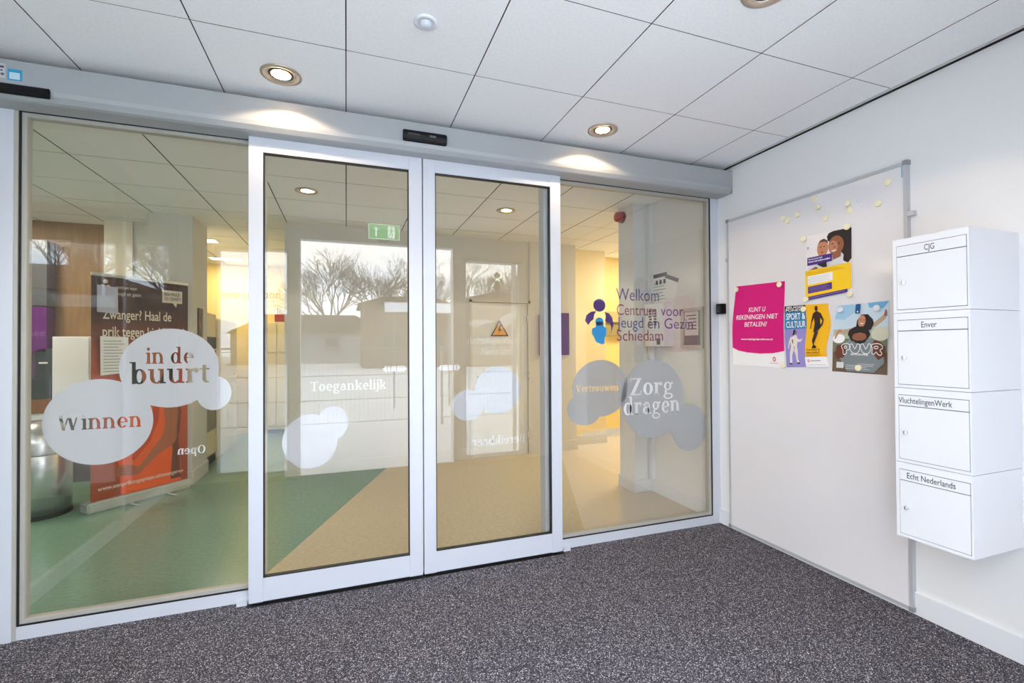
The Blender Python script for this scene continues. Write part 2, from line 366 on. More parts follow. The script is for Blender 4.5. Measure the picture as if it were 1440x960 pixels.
box('trim_5', -2.36, -2.12, 5.93, 5.95, 0, H, mat('cream_panel', (222, 214, 196), .5)); tag(bpy.data.objects['trim_5'], 'cream wall panel behind the banner', kind='structure')
tag(box('column', -1.84, -1.465, 5.50, 6.02, 0, H, IWHITE), 'white square pillar behind the roll-up banner', 'column', kind='structure')
for a, l in (((-.62, 1.2, 5.448, 5.46), 'white baseboard of the partition'), ((1.2, 1.42, 5.52, 5.53), 'baseboard left of the hall door'), ((2.21, 2.88, 5.508, 5.52), 'baseboard right of the hall door'),
             ((2.88, 3.47, 5.748, 5.76), 'baseboard of the cream wall'), ((3.47, 5.5, 6.108, 6.12), 'baseboard of the yellow wall'), ((-1.85, -1.45, 5.484, 5.50), 'baseboard on the front of the pillar'), ((-1.467, -1.45, 5.50, 6.02), 'baseboard on the side of the pillar')):
    base('baseboard_back', *a, l, IWHITE, h=.13)
base('baseboard_back', -1.45, -.62, 8.48, 8.5, 'grey baseboard at the corridor end', mat('grey_skirting', (110, 108, 100), .5), .1)

# hall door in the recessed wall
dr = struct('door_4', 'flush white hall door with a hazard triangle')
box('door_leaf', 1.45, 2.185, 5.535, 5.575, .001, 1.915, mat('door_grey_white', (226, 226, 220), .5), dr)
bm = bmesh.new(); bx(bm, 1.42, 1.45, 5.515, 5.6, 0, 1.945); bx(bm, 2.185, 2.215, 5.515, 5.6, 0, 1.945); bx(bm, 1.42, 2.215, 5.515, 5.6, 1.917, 1.96)
obj('door_frame', bm, mat('frame_grey_white', (214, 210, 198), .5), dr)
bm = bmesh.new(); bx(bm, 1.444, 1.452, 5.532, 5.55, .01, 1.92); bx(bm, 2.183, 2.189, 5.532, 5.55, .01, 1.92); bx(bm, 1.45, 2.187, 5.532, 5.55, 1.913, 1.92)
obj('door_seal', bm, BLACK, dr)
bm = bmesh.new(); cyl(bm, (1.52, 5.50, 1.0), .012, .04, 'y', 12); bx(bm, 1.51, 1.63, 5.495, 5.508, .99, 1.01); obj('door_handle', bm, STEEL, dr)
for z in (1.72, 1.0, .25): box('hinge', 2.17, 2.2, 5.51, 5.53, z-.04, z+.04, STEEL, dr)
# hazard triangle
tr = thing('warning_sign', 'orange and black triangular lightning warning sign on the hall door', 'sign', (1.805, 5.53, 1.58))
def tri(r): return [(1.805+r*math.cos(math.radians(a)), 1.565+r*math.sin(math.radians(a))*.98) for a in (90, 210, 330)]
plate('backing', [tri(.135)], 5.524, 5.529, mat('sign_black', (25, 22, 18), .4), tr)
plate('face', [tri(.108)], 5.521, 5.524, mat('sign_orange', (236, 168, 60), .4), tr)
plate('bolt_symbol', [[(1.81, 1.64), (1.785, 1.565), (1.806, 1.568), (1.79, 1.525), (1.828, 1.585), (1.806, 1.582), (1.826, 1.64)]], 5.519, 5.521, mat('sign_black', (25, 22, 18)), tr)

# ------------------------------------------------------------------ entrance front: frame, fixed panes, header
fr = struct('trim_6', 'silver aluminium frame of the glass entrance front')
def fbox(n, *a, m=ALU): return box(n, *a, m, fr)
fbox('jamb', -1.66, -1.478, 2.84, 2.93, 0, 2.6)
fbox('jamb', -1.478, -1.464, 2.846, 2.93, .0, 2.6, m=ALUB)
fbox('jamb', 2.646, XR, 2.85, 2.93, 0, 2.6)
fbox('head_rail', -1.48, XR, 2.84, 2.94, 2.505, 2.7, m=ALUD)
fbox('sill', -1.478, -.42, 2.85, 2.93, 0, .062); fbox('sill', 1.28, 2.646, 2.85, 2.93, 0, .062)
fbox('mullion', -.50, -.42, 2.845, 2.93, .0, 2.51); fbox('mullion', 1.245, 1.36, 2.848, 2.93, 0, 2.51)
for x0, x1 in ((-1.478, -.49), (1.36, 2.71)): box('end_plate', x0 if x0 > 0 else x1-.06, (x0 if x0 > 0 else x1-.06)+.05, 2.81, 2.85, .0, .016, ALU, fr)
def rim(name, x0, x1, z0, z1, y0, y1, t, m, parent):
    bm = bmesh.new(); bx(bm, x0, x0+t, y0, y1, z0, z1); bx(bm, x1-t, x1, y0, y1, z0, z1); bx(bm, x0+t, x1-t, y0, y1, z0, z0+t); bx(bm, x0+t, x1-t, y0, y1, z1-t, z1)
    return obj(name, bm, m, parent)
def fixed(n, label, x0, x1):
    r = struct(n, label)
    rim('gasket', x0, x1, .062, 2.506, 2.853, 2.90, .008, BLACK, r)
    rim('glazing_bead', x0+.008, x1-.008, .070, 2.498, 2.858, 2.90, .019, ALUB, r)
    box('glass_pane', x0+.01, x1-.01, 2.868, 2.876, .075, 2.49, GLASS, r)
    return r
wl = fixed('window_1', 'fixed glass pane left of the sliding doors with white bubble stickers', -1.464, -.44)
wr = fixed('window_2', 'fixed glass pane right of the sliding doors with welcome lettering', 1.30, 2.646)
def leaf(n, label, x0, x1, gx0, gx1):
    r = struct(n, label)
    box('stile', x0, gx0, YL, YL+.045, .015, 2.56, ALU, r, .003); box('stile', gx1, x1, YL, YL+.045, .015, 2.56, ALU, r, .003)
    box('rail', gx0, gx1, YL+.001, YL+.045, .018, .14, ALU, r); box('rail', gx0, gx1, YL+.001, YL+.045, 2.42, 2.56, ALU, r)
    box('bottom_brush', x0+.01, x1-.01, YL+.012, YL+.035, .005, .018, BLACK, r)
    rim('gasket', gx0, gx1, .14, 2.42, YL+.004, YL+.034, .005, BLACK, r)
    box('glass_pane', gx0+.002, gx1-.002, YL+.018, YL+.024, .143, 2.417, GLASS, r)
    return r
dl = leaf('door_1', 'left sliding glass door leaf with silver frame', -.49, .427, -.421, .350)
drr = leaf('door_2', 'right sliding glass door leaf with silver frame', .434, 1.342, .506, 1.268)
# header
hd = thing('door_operator_header', 'long grey aluminium sliding door operator cover under the ceiling', 'door operator', (.6, 2.75, 2.49))
prof = [(2.84, 2.665), (2.70, 2.665), (2.698, 2.66), (2.698, 2.545), (2.704, 2.525), (2.722, 2.503), (2.74, 2.497), (2.84, 2.497)]
bm = bmesh.new(); extr_profile(bm, prof, -2.0, 2.712); obj('cover', bm, ALUD, hd)
box('end_cap', 2.712, XR-.002, 2.70, 2.84, 2.50, 2.663, mat('end_cap_grey', (160, 163, 165), .4), hd)
se = thing('motion_sensor', 'black door motion sensor on the middle of the header', 'sensor', (.43, 2.69, 2.58))
bm = bmesh.new(); extr_profile(bm, [(2.698, 2.612), (2.672, 2.605), (2.664, 2.575), (2.672, 2.55), (2.698, 2.546)], .305, .556); bmesh.ops.bevel(bm, geom=bm.edges[:], offset=.004, segments=2, affect='EDGES'); obj('housing', bm, BLACKP, se)
box('lens_window', .33, .40, 2.662, 2.668, 2.57, 2.584, mat('sensor_lens', (52, 52, 56), .1), se)
text('lettering', 'DOOR', .455, .49, 2.573, .012, fxz(2.6625), mat('sensor_print', (170, 170, 172)), se)
se2 = thing('presence_sensor', 'flat black presence sensor strip under the left end of the header', 'sensor', (-1.4, 2.7, 2.53))
bm = bmesh.new(); extr_profile(bm, [(2.6975, 2.556), (2.686, 2.55), (2.688, 2.52), (2.700, 2.506), (2.702, 2.516), (2.6975, 2.535)], -1.62, -1.275); bmesh.ops.bevel(bm, geom=bm.edges[:], offset=.003, segments=2, affect='EDGES'); obj('housing', bm, BLACKP, se2)
# stickers on header, left end
s1 = thing('header_sticker', 'small blue square sticker at the left end of the header', 'sticker', (-1.40, 2.697, 2.59))
box('sheet', -1.425, -1.375, 2.6965, 2.698, 2.572, 2.622, mat('sticker_blue', (30, 150, 190), .3), s1)
box('white_panel', -1.418, -1.382, 2.6955, 2.6965, 2.577, 2.607, mat('sticker_pale', (190, 215, 225), .3), s1)
s2 = thing('header_label', 'grey type label beside the blue sticker on the header', 'sticker', (-1.46, 2.697, 2.60))
box('sheet', -1.50, -1.432, 2.6965, 2.698, 2.577, 2.642, mat('label_grey', (185, 187, 190), .3), s2)
bm = bmesh.new()
for x0, x1, z0, z1 in ((-1.455, -1.437, 2.622, 2.63), (-1.448, -1.442, 2.607, 2.613), (-1.458, -1.449, 2.589, 2.598), (-1.446, -1.437, 2.589, 2.598)): bx(bm, x0, x1, 2.6955, 2.6965, z0, z1)
tag(obj('print', bm, INK, s2), kind='stuff')
# black little box at right jamb
sb = thing('key_switch', 'small black switch box on the right wall beside the door frame', 'switch', (2.70, 2.80, 1.64))
box('housing', 2.672, XR, 2.775, 2.83, 1.605, 1.683, BLACKP, sb, .006); box('cap', 2.664, 2.674, 2.785, 2.82, 1.62, 1.668, mat('cap_black', (34, 34, 38), .3), sb, .002)

# ------------------------------------------------------------------ vinyl on the glass
YV, YW = 2.8765, YL+.0245
blob('frosted_sticker', [(-.864, 1.265, .219, .205), (-.668, 1.128, .081, .092), (-1.162, 1.003, .224, .213)], YV, FROST, wl,
     cut=[('in de', -.972, -.760, 1.288, .058), ('buurt', -1.042, -.684, 1.186, .075), ('Winnen', -1.33, -.985, .968, .055)])
serif('lettering', 'Open', -.835, -.705, .812, .03, YV, LETV, wl, mirror=True)
blob('frosted_sticker', [(-.190, .846, .142, .150), (-.073, .940, .081, .094)], YW, FROST, dl)
serif('lettering', 'Toegankelijk', -.193, .222, 1.123, .038, YW, LETV, dl)
blob('frosted_sticker', [(.906, 1.090, .150, .152), (.71, 1.004, .101, .096)], YW, FROST, drr)
serif('lettering', 'Bereikbaar', .735, 1.092, .748, .038, YW, LETV, drr, mirror=True)
def arrow(par, x0, x1, flip):
    z = 1.239; h = .019; w = x1-x0; L_ = []
    f = (lambda a: x0+w*a) if not flip else (lambda a: x1-w*a)
    L_.append([(f(0), z), (f(.11), z+h), (f(.16), z+h), (f(.16), z-h), (f(.11), z-h)])
    for a, b in ((.20, .31), (.35, .55)): L_.append([(f(a), z-h*.85), (f(b), z-h*.85), (f(b), z+h*.85), (f(a), z+h*.85)])
    L_.append([(f(.59), z-h*.9), (f(.88), z-h*.9), (f(1), z-h*.2), (f(1), z+h*.2), (f(.88), z+h*.9), (f(.59), z+h*.9)])
    plate('arrow_sticker', L_, YW, YW+.0015, LETV, par)
arrow(dl, .200, .337, False); arrow(drr, .528, .664, True)
blob('frosted_sticker', [(1.688, 1.069, .222, .199), (1.56, .930, .135, .115)], YV, FROST2, wr, cut=[('Vertrouwen', 1.49, 1.832, 1.048, .034)])
blob('frosted_sticker', [(2.130, .976, .275, .288), (2.45, .745, .162, .177)], YV, FROST2, wr)
serif('lettering', 'Zorg', 1.923, 2.31, 1.008, .088, YV-.0012, LETV, wr); serif('lettering', 'dragen', 1.868, 2.366, .868, .088, YV-.0012, LETV, wr)
serif('lettering', 'Herinneringen', 1.54, 1.845, .737, .030, YV, FROST3, wr, mirror=True)
PUR = mat('purple_vinyl', (72, 30, 130), .4); RED = mat('burgundy_vinyl', (140, 30, 90), .4); CYA = mat('cyan_vinyl', (0, 160, 235), .4); NAVY = mat('indigo_vinyl', (70, 50, 130), .4)
f = fxz(YV)
text('lettering', 'Welkom', 1.818, 2.185, 1.694, .088, f, NAVY, wr, offset=-.004)
text('lettering', 'Centrum', 1.822, 2.16, 1.588, .078, f, RED, wr, offset=-.004); text('lettering', 'voor', 2.20, 2.405, 1.588, .078, f, NAVY, wr, offset=-.004)
text('lettering', 'Jeugd', 1.822, 2.045, 1.497, .078, f, NAVY, wr, offset=-.004); text('lettering', 'en Gezin', 2.085, 2.492, 1.493, .078, f, NAVY, wr, offset=-.004)
text('lettering', 'Schiedam', 1.822, 2.218, 1.403, .078, f, RED, wr, offset=-.004)
def cjg_logo(par, cx, cz, s, y, mp, mc):
    hood = [(0, 0)]
    plate('logo_head', [ell(cx, cz+.108*s, .050*s, .046*s, 28)], y, y+.0015, mp, par)
    lw = [(-.118, -.005), (-.105, .035), (-.07, .06), (-.025, .066), (-.043, .04), (-.05, .005), (-.075, -.012), (-.09, -.035)]
    rw = [(.04, .06), (.08, .05), (.105, .02), (.115, -.03), (.105, -.065), (.093, -.09), (.098, -.05), (.085, -.02), (.05, -.008), (.045, .0), (.055, .03)]
    plate('logo_arms', [[(cx+a*s, cz+b*s) for a, b in q] for q in (lw, rw)], y, y+.0015, mp, par)
    body = [(-.03, -.012), (.03, -.012), (.035, -.045), (.055, -.055), (.055, -.10), (.04, -.13), (.04, -.165), (.02, -.175), (-.03, -.155), (-.045, -.12), (-.065, -.095), (-.06, -.06), (-.03, -.048)]
    plate('logo_child', [ell(cx, cz-.01*s, .034*s, .03*s, 24), [(cx+a*s, cz+b*s) for a, b in body]], y, y+.0015, mc, par)
cjg_logo(wr, 1.682, 1.548, .98, YV, PUR, CYA)

# ------------------------------------------------------------------ outer facade behind the camera (seen mirrored in the glass)
wf = struct('wall_front', 'white outer facade of the porch around the open outer doorway')
def wbx(*a): box('wall_section', *a, WHITE, wf)
ops = [(-4.6, -2.71, .4, 2.42), (-2.71, -2.42, 0, 0)]
wbx(-4.7, XR, YO-.12, YO, 2.52, H+.05)                 # band above
wbx(-4.7, -.46, YO-.12, YO, 2.42, 2.52); wbx(1.18, XR, YO-.12, YO, 2.42, 2.52)
wins = [(-4.3, -2.42, 1.85), (-2.24, -1.64, 1.85), (-1.28, -.56, .05), (1.31, 2.05, .05)]  # two left sills raised to keep bright ground out of the reflections
xs = [-4.7]+[q for a in wins[:3] for q in a[:2]]+[-.46]
for a, b in zip(xs[::2], xs[1::2]): wbx(a, b, YO-.12, YO, 0, 2.42)
wbx(1.18, 1.31, YO-.12, YO, 0, 2.42); wbx(2.05, XR, YO-.12, YO, 0, 2.42)
for x0, x1, z0 in wins: wbx(x0, x1, YO-.12, YO, 0, z0)
pan = []
for i, (x0, x1, z0) in enumerate(wins):
    r = struct('window_%d' % (i+3), 'facade window %s' % ('far left beyond the side screen', 'next to the side screen', 'left of the outer doorway', 'right of the outer doorway')[i])
    rim('window_frame', x0, x1, z0, 2.42, YO-.10, YO-.04, .03, ALU, r); box('glass_pane', x0+.03, x1-.03, YO-.075, YO-.069, z0+.03, 2.39, GLASSW, r); pan.append(r)
yo = YO-.066
WV = vinyl('outer_vinyl_white', (246, 246, 246), 1)
for q in WV.node_tree.nodes:
    if q.type == 'MIX_SHADER' and q.inputs[0].default_value < .5: q.inputs[0].default_value = .75
OV = vinyl('outer_vinyl_ochre', (150, 105, 60), 1)
text('lettering', 'centrum voor', -1.27, -.66, 1.885, .085, fxz(yo), OV, pan[2], offset=.004)
cjg_logo(pan[3], 1.74, 2.16, .75, yo, OV, OV)
text('lettering', 'centrum voor jeugd en gezin', 1.42, 2.0, 1.84, .035, fxz(yo), WV, pan[3])
wing = [(1.36, 1.66), (1.45, 1.69), (1.6, 1.70), (1.72, 1.67), (1.60, 1.65), (1.48, 1.60), (1.40, 1.62)]
wing2 = [(1.74, 1.62), (1.76, 1.70), (1.83, 1.75), (1.92, 1.78), (1.99, 1.84), (1.99, 1.74), (1.95, 1.68), (1.88, 1.62), (1.80, 1.58)]
plate('wing_emblem', [wing, wing2], yo, yo+.0015, WV, pan[3])
text('lettering', 'vluchtelingenWerk', 1.345, 2.02, 1.40, .085, fxz(yo), WV, pan[3], offset=.022, shear=.25)
text('lettering', 'Nederland', 1.53, 1.93, 1.27, .085, fxz(yo), WV, pan[3], offset=.022, shear=.25)
# opened outer sliding leaves parked behind the fixed windows
for i, (x0, x1) in enumerate(((-1.30, -.47), (1.19, 2.02))):
    r = struct('door_%d' % (5+i), 'outer sliding door leaf parked open on the %s' % ('left', 'right')[i])
    rim('door_frame', x0, x1, .01, 2.44, YO-.20, YO-.155, .045, ALU, r); box('glass_pane', x0+.045, x1-.045, YO-.18, YO-.174, .055, 2.395, GLASSW, r)
# exit sign
ex = thing('exit_sign', 'green and white illuminated emergency exit sign hung before the outer doorway', 'sign', (.375, .62, 2.5))
box('housing', .215, .53, .60, .62, 2.49, 2.65, mat('sign_frame_white', (235, 240, 235), .4), ex)
EG = mat('exit_green', (70, 195, 115), .4, emit=3.2); EW = mat('exit_white', (240, 250, 242), .4, emit=4.5)
rim('lit_border', .217, .528, 2.492, 2.648, .619, .6215, .006, mat('exit_white', (240, 250, 242), .4, emit=4.5), ex)
box('face', .223, .522, .62, .622, 2.497, 2.643, EG, ex)
plate('arrow_symbol', [[(.29, 2.62), (.262, 2.585), (.283, 2.59), (.283, 2.52), (.30, 2.52), (.30, 2.59), (.32, 2.585)]], .622, .624, EW, ex)
plate('door_symbol', [[(.41, 2.51), (.48, 2.51), (.48, 2.63), (.41, 2.63)]], .622, .623, EW, ex)
man = [strip_xz([(.445, 2.60), (.44, 2.565)], .016), ell(.447, 2.614, .009, .009, 12), strip_xz([(.44, 2.57), (.425, 2.545), (.415, 2.52)], .008), strip_xz([(.442, 2.57), (.458, 2.548), (.455, 2.52)], .008), strip_xz([(.443, 2.595), (.42, 2.585), (.415, 2.57)], .006), strip_xz([(.446, 2.595), (.465, 2.58), (.475, 2.59)], .006)]
plate('running_figure_symbol', man, .623, .625, EG, ex)
box('hanger', .36, .385, .605, .615, 2.65, H, ALU, ex)
tri_s = thing('door_sensor', 'small grey triangular sensor under the exit sign', 'sensor', (.37, .62, 2.47))
plate('housing', [[(.29, 2.49), (.45, 2.49), (.40, 2.455), (.37, 2.445), (.34, 2.455)]], .60, .62, mat('sensor_grey', (150, 148, 140), .5), tri_s)

# glazed side screen of the porch
ss = struct('wall_left', 'glazed aluminium side screen on the left of the porch')
box('bottom_rail', XS-.04, XS, YO, 2.84, 0, .09, ALU, ss); box('top_rail', XS-.04, XS, YO, 2.84, 2.6, H, ALU, ss)
for y in (YO, 1.42, 2.79): box('post', XS-.045, XS+.005, y, y+.05, .0, 2.65, ALU, ss)
box('glass_pane', XS-.023, XS-.017, YO+.05, 2.79, .09, 2.6, GLASSW, ss)

# outdoors
tag(box('ground', -60, 60, -80, YO-.1, -.15, -.01, PAVE), 'pale paved forecourt outside', kind='structure')
def tree(x, y, h, seed, label):
    rnd = random.Random(seed); r = thing('bare_tree', label, 'tree', (x, y, 0), 'bare winter trees outside')
    segs = [[], []]
    def grow(p, d, l, rr, n):
        q = p + d*l; segs[0 if n >= 7 else 1].append((p, q, max(rr, .010), max(rr*.72, .008)))
        if n == 0: return
        for k in range((2 if n < 3 else 3) if n < 7 else 6):
            sp = .55 if n < 7 else .75
            nd = (d + Vector((rnd.uniform(-1, 1), rnd.uniform(-1, 1), rnd.uniform(-.35, .45)))*sp).normalized()
            grow(p+d*l*rnd.uniform(.55, 1), nd, l*rnd.uniform(.62, .84), rr*.60, n-1)
    grow(Vector((0, 0, 0)), Vector((0, 0, 1)), h*.30, h*.013, 7)
    for nm, sl in (('trunk', segs[0]), ('branches', segs[1])):
        V = []; Fc = []
        for a, b, ra, rb in sl:
            d = (b-a).normalized(); u = d.orthogonal().normalized(); w2 = d.cross(u); k = 3 if ra < .06 else 8; n0 = len(V)
            for c_, rr in ((a, ra), (b, rb)):
                for i in range(k): an = 6.2832*i/k; V.append(c_+u*(rr*math.cos(an))+w2*(rr*math.sin(an)))
            for i in range(k): j = (i+1) % k; Fc.append((n0+i, n0+j, n0+k+j, n0+k+i))
        me = bpy.data.meshes.new(nm); me.from_pydata([tuple(q) for q in V], [], Fc); o = link(nm, me, mat('bark', (82, 74, 70), .9), r)
        if nm == 'branches': o['kind'] = 'stuff'
tree(-1.6, -46, 12.5, 3, 'bare tree left of the outer doorway view'); tree(3.6, -47, 12, 5, 'bare tree in the middle of the outer doorway view')
tree(8.6, -46, 12, 8, 'bare tree right of the outer doorway view'); tree(14.0, -47, 13, 9, 'bare tree behind the right facade window'); tree(19.5, -46, 13, 10, 'outermost bare tree on the right')
tree(-20, -39, 15, 11, 'bare tree seen through the far left window'); tree(-13, -40, 15, 12, 'bare tree seen left of the side screen')
def house(x0, x1, y, d, he, hr, rgb, label):
    r = thing('building', label, 'building', ((x0+x1)/2, y, 0), 'low buildings across the forecourt')
    WB = mat('house_wall_%d' % rgb[0], rgb, .8)
    box('wall', x0, x1, y-d, y, 0, he, WB, r)
    bm = bmesh.new()
    a = [(x0-.3, he), (x0+ (x1-x0)*.22, hr), (x1-(x1-x0)*.22, hr), (x1+.3, he)]
    fr_ = [bm.verts.new((px, y+.3, pz)) for px, pz in a]; bk = [bm.verts.new((px, y-d-.3, pz)) for px, pz in a]
    bm.faces.new(fr_); bm.faces.new(bk[::-1])
    for i in range(4): bm.faces.new((fr_[i], fr_[(i+1) % 4], bk[(i+1) % 4], bk[i]))
    obj('roof', bm, mat('roof_tiles', (92, 76, 66), .8), r)
    n = int((x1-x0)/3)
    for k in range(n):
        wx = x0+1.2+k*3
        f_ = box('window', wx, wx+1.3, y, y+.05, 1.0, 2.3, mat('house_window_frame', (140, 132, 124), .6), r); box('pane', wx+.1, wx+1.2, y+.05, y+.06, 1.1, 2.2, mat('dark_pane', (60, 66, 74), .1), f_)
house(1.0, 7.0, -26, 6, 4.2, 4.7, (112, 92, 78), 'brown brick building with hipped roof across the forecourt')
house(7.4, 18, -26, 6, 4.6, 5.2, (120, 98, 82), 'longer brick building at the right of the forecourt')
house(-9, 3.5, -38, 6, 2.6, 4.2, (150, 150, 156), 'grey house with low roof farther away')
house(-24, -9.5, -24, 6, 4.4, 5.6, (110, 104, 100), 'dark house left of the forecourt')
# mesh site fence
fe = thing('wire_mesh_fence', 'grey wire mesh fence panels on the forecourt', 'fence', (2, -2.6, 0))
FM = mat('galvanised_wire', (150, 152, 155), .5, .3)
bm = bmesh.new()
for k in range(121): bx(bm, -4+k*.07, -3.996+k*.07, -2.602, -2.598, .12, 1.3)
for z in (.12, .5, .9, 1.3): bx(bm, -4, 4.5, -2.604, -2.596, z-.006, z+.006)
tag(obj('wire', bm, FM, fe), kind='stuff')
for x in (-4, -1.2, 1.6, 4.4): box('post', x-.02, x+.02, -2.62, -2.58, 0, 1.37, FM, fe)
box('top_tube', -4, 4.42, -2.615, -2.585, 1.34, 1.37, FM, fe)
# white sign board outside
sg = thing('street_signboard', 'long white signboard on two posts outside', 'sign', (1.5, -5, 0))
box('board', .80, 2.42, -5.03, -5.0, 2.15, 2.37, mat('signboard_white', (245, 250, 252), .4), sg)
for x in (1.0, 2.25): box('post', x-.02, x+.02, -5.06, -5.03, 0, 2.15, FM, sg)

# ------------------------------------------------------------------ recessed downlights
def downlight(x, y, z, label, watts, tilt=0, cone=2.44, glow=22, group='recessed ceiling spotlights', col=WARM):
    r = thing('recessed_spotlight', label, 'ceiling light', (x, y, z), group)
    bm = bmesh.new(); lathe(bm, (x, y, z), [(.092, .0), (.092, -.006), (.078, -.009), (.066, -.006), (.060, .002)]); obj('trim_ring', bm, mat('spot_ring', (190, 176, 160), .3, .6), r, True)
    bm = bmesh.new(); lathe(bm, (x, y, z), [(.058, -.001), (.050, -.005), (.042, .0)]); obj('inner_ring', bm, mat('spot_inner', (60, 52, 46), .35, .5), r, True)
    bm = bmesh.new(); lathe(bm, (x, y, z), [(.044, -.003), (.03, -.007), (.012, -.009), (.0005, -.010)]); obj('bulb', bm, mat('bulb_glow', (255, 214, 170), .3, emit=glow), r, True)
    ld = bpy.data.lights.new('spot_lamp', 'SPOT'); ld.energy = watts; ld.color = col; ld.spot_size = cone; ld.spot_blend = .12; ld.shadow_soft_size = .03
    lo = bpy.data.objects.new('spot_lamp', ld); COL.objects.link(lo); lo.parent = r; lo.location = (0, 0, -.014); lo.rotation_euler = (tilt, 0, 0)
downlight(-.30, 2.51, H, 'lit recessed spotlight in the porch ceiling, near the left of the header', 15)
downlight(1.50, 2.51, H, 'lit recessed spotlight in the porch ceiling, right of the motion sensor', 15)
downlight(1.50, 1.31, H, 'lit recessed spotlight at the top edge of the photo', 15)
downlight(-.30, 1.31, H, 'recessed spotlight above the camera side of the porch', 15)
downlight(-.32, 4.31, H, 'lit recessed spotlight in the hall seen through the left sliding door', 27, cone=2.1, col=(1, .90, .77))
downlight(1.48, 4.31, H, 'lit recessed spotlight in the hall seen through the right sliding door', 27, cone=2.1, col=(1, .90, .77))
def panel(x, y, w_, d, label, watts, col=(1, .90, .70)):
    r = thing('ceiling_light_panel', label, 'ceiling light', (x, y, H), 'flat ceiling light panels of the hall')
    rim_b = bmesh.new()
    bx(rim_b, x-w_/2, x+w_/2, y-d/2, y+d/2, H-.008, H-.001); obj('frame', rim_b, PWHITE, r)
    box('diffuser', x-w_/2+.015, x+w_/2-.015, y-d/2+.015, y+d/2-.015, H-.010, H-.008, mat('panel_glow', (255, 240, 205), .5, emit=5), r)
    ld = bpy.data.lights.new('panel_lamp', 'AREA'); ld.shape = 'RECTANGLE'; ld.size = w_-.04; ld.size_y = d-.04; ld.energy = watts; ld.color = col
    lo = bpy.data.objects.new('panel_lamp', ld); COL.objects.link(lo); lo.parent = r; lo.location = (0, 0, -.014)
panel(-1.72, 6.68, .42, .2, 'lit light panel over the near end of the kitchen corridor', 18)
panel(-1.70, 7.98, .42, .2, 'lit light panel over the far end of the kitchen corridor', 13)
panel(4.2, 5.0, .6, .6, 'lit light panel in the passage behind the column', 40)
panel(-3.3, 5.1, .6, .6, 'added light panel out of view above the coffee corner', 26)  # added unseen panel, brightens the steel bin and the dark corner
panel(-3.3, 1.9, .6, .6, 'lit light panel beyond the side screen', 14)
# smoke detector
sm = thing('smoke_detector', 'small round white detector in the porch ceiling', 'detector', (.31, 1.909, H))
bm = bmesh.new(); lathe(bm, (.31, 1.909, H), [(.048, .0), (.048, -.006), (.036, -.009), (.034, -.006), (.0005, -.006)]); obj('rim', bm, PWHITE, sm, True)
bm = bmesh.new(); lathe(bm, (.31, 1.909, H), [(.026, -.006), (.022, -.018), (.012, -.024), (.0005, -.026)]); obj('lens', bm, mat('detector_lens', (205, 212, 218), .3), sm, True)

# ------------------------------------------------------------------ whiteboard on the right wall
wbd = thing('whiteboard', 'tall white magnetic whiteboard with thin grey frame on the right wall', 'whiteboard', (2.70, 2.14, .02))
XB = 2.698
box('panel', XB, XR-.001, 1.555, 2.725, .03, 2.29, WBOARD, wbd)
GF = mat('board_frame_grey', (190, 192, 196), .4, .2)
for n_, a in (('frame_rail', (XB-.006, XR, 1.545, 2.735, 2.284, 2.302)), ('frame_rail', (XB-.006, XR, 1.545, 2.735, .018, .034)), ('frame_rail', (XB-.006, XR, 2.722, 2.735, .034, 2.284)), ('frame_rail', (XB-.006, XR, 1.545, 1.562, .034, 2.284))): box(n_, *a, GF, wbd)
for y in (1.54, 2.72):
    for z in (.012, 2.284): box('corner_cap', XB-.009, XR, y, y+.024, z, z+.024, mat('cap_grey', (140, 142, 146), .4), wbd, .003)
box('fixing_clip', XB-.004, XR, 1.517, 1.547, 2.018, 2.042, GF, wbd, .002); box('fixing_clip', XB-.004, XR, 2.733, 2.752, 1.995, 2.02, GF, wbd, .002)
box('maker_label', XB-.0015, XB, 1.558, 1.572, 2.225, 2.285, mat('label_blue', (150, 180, 205)), wbd)

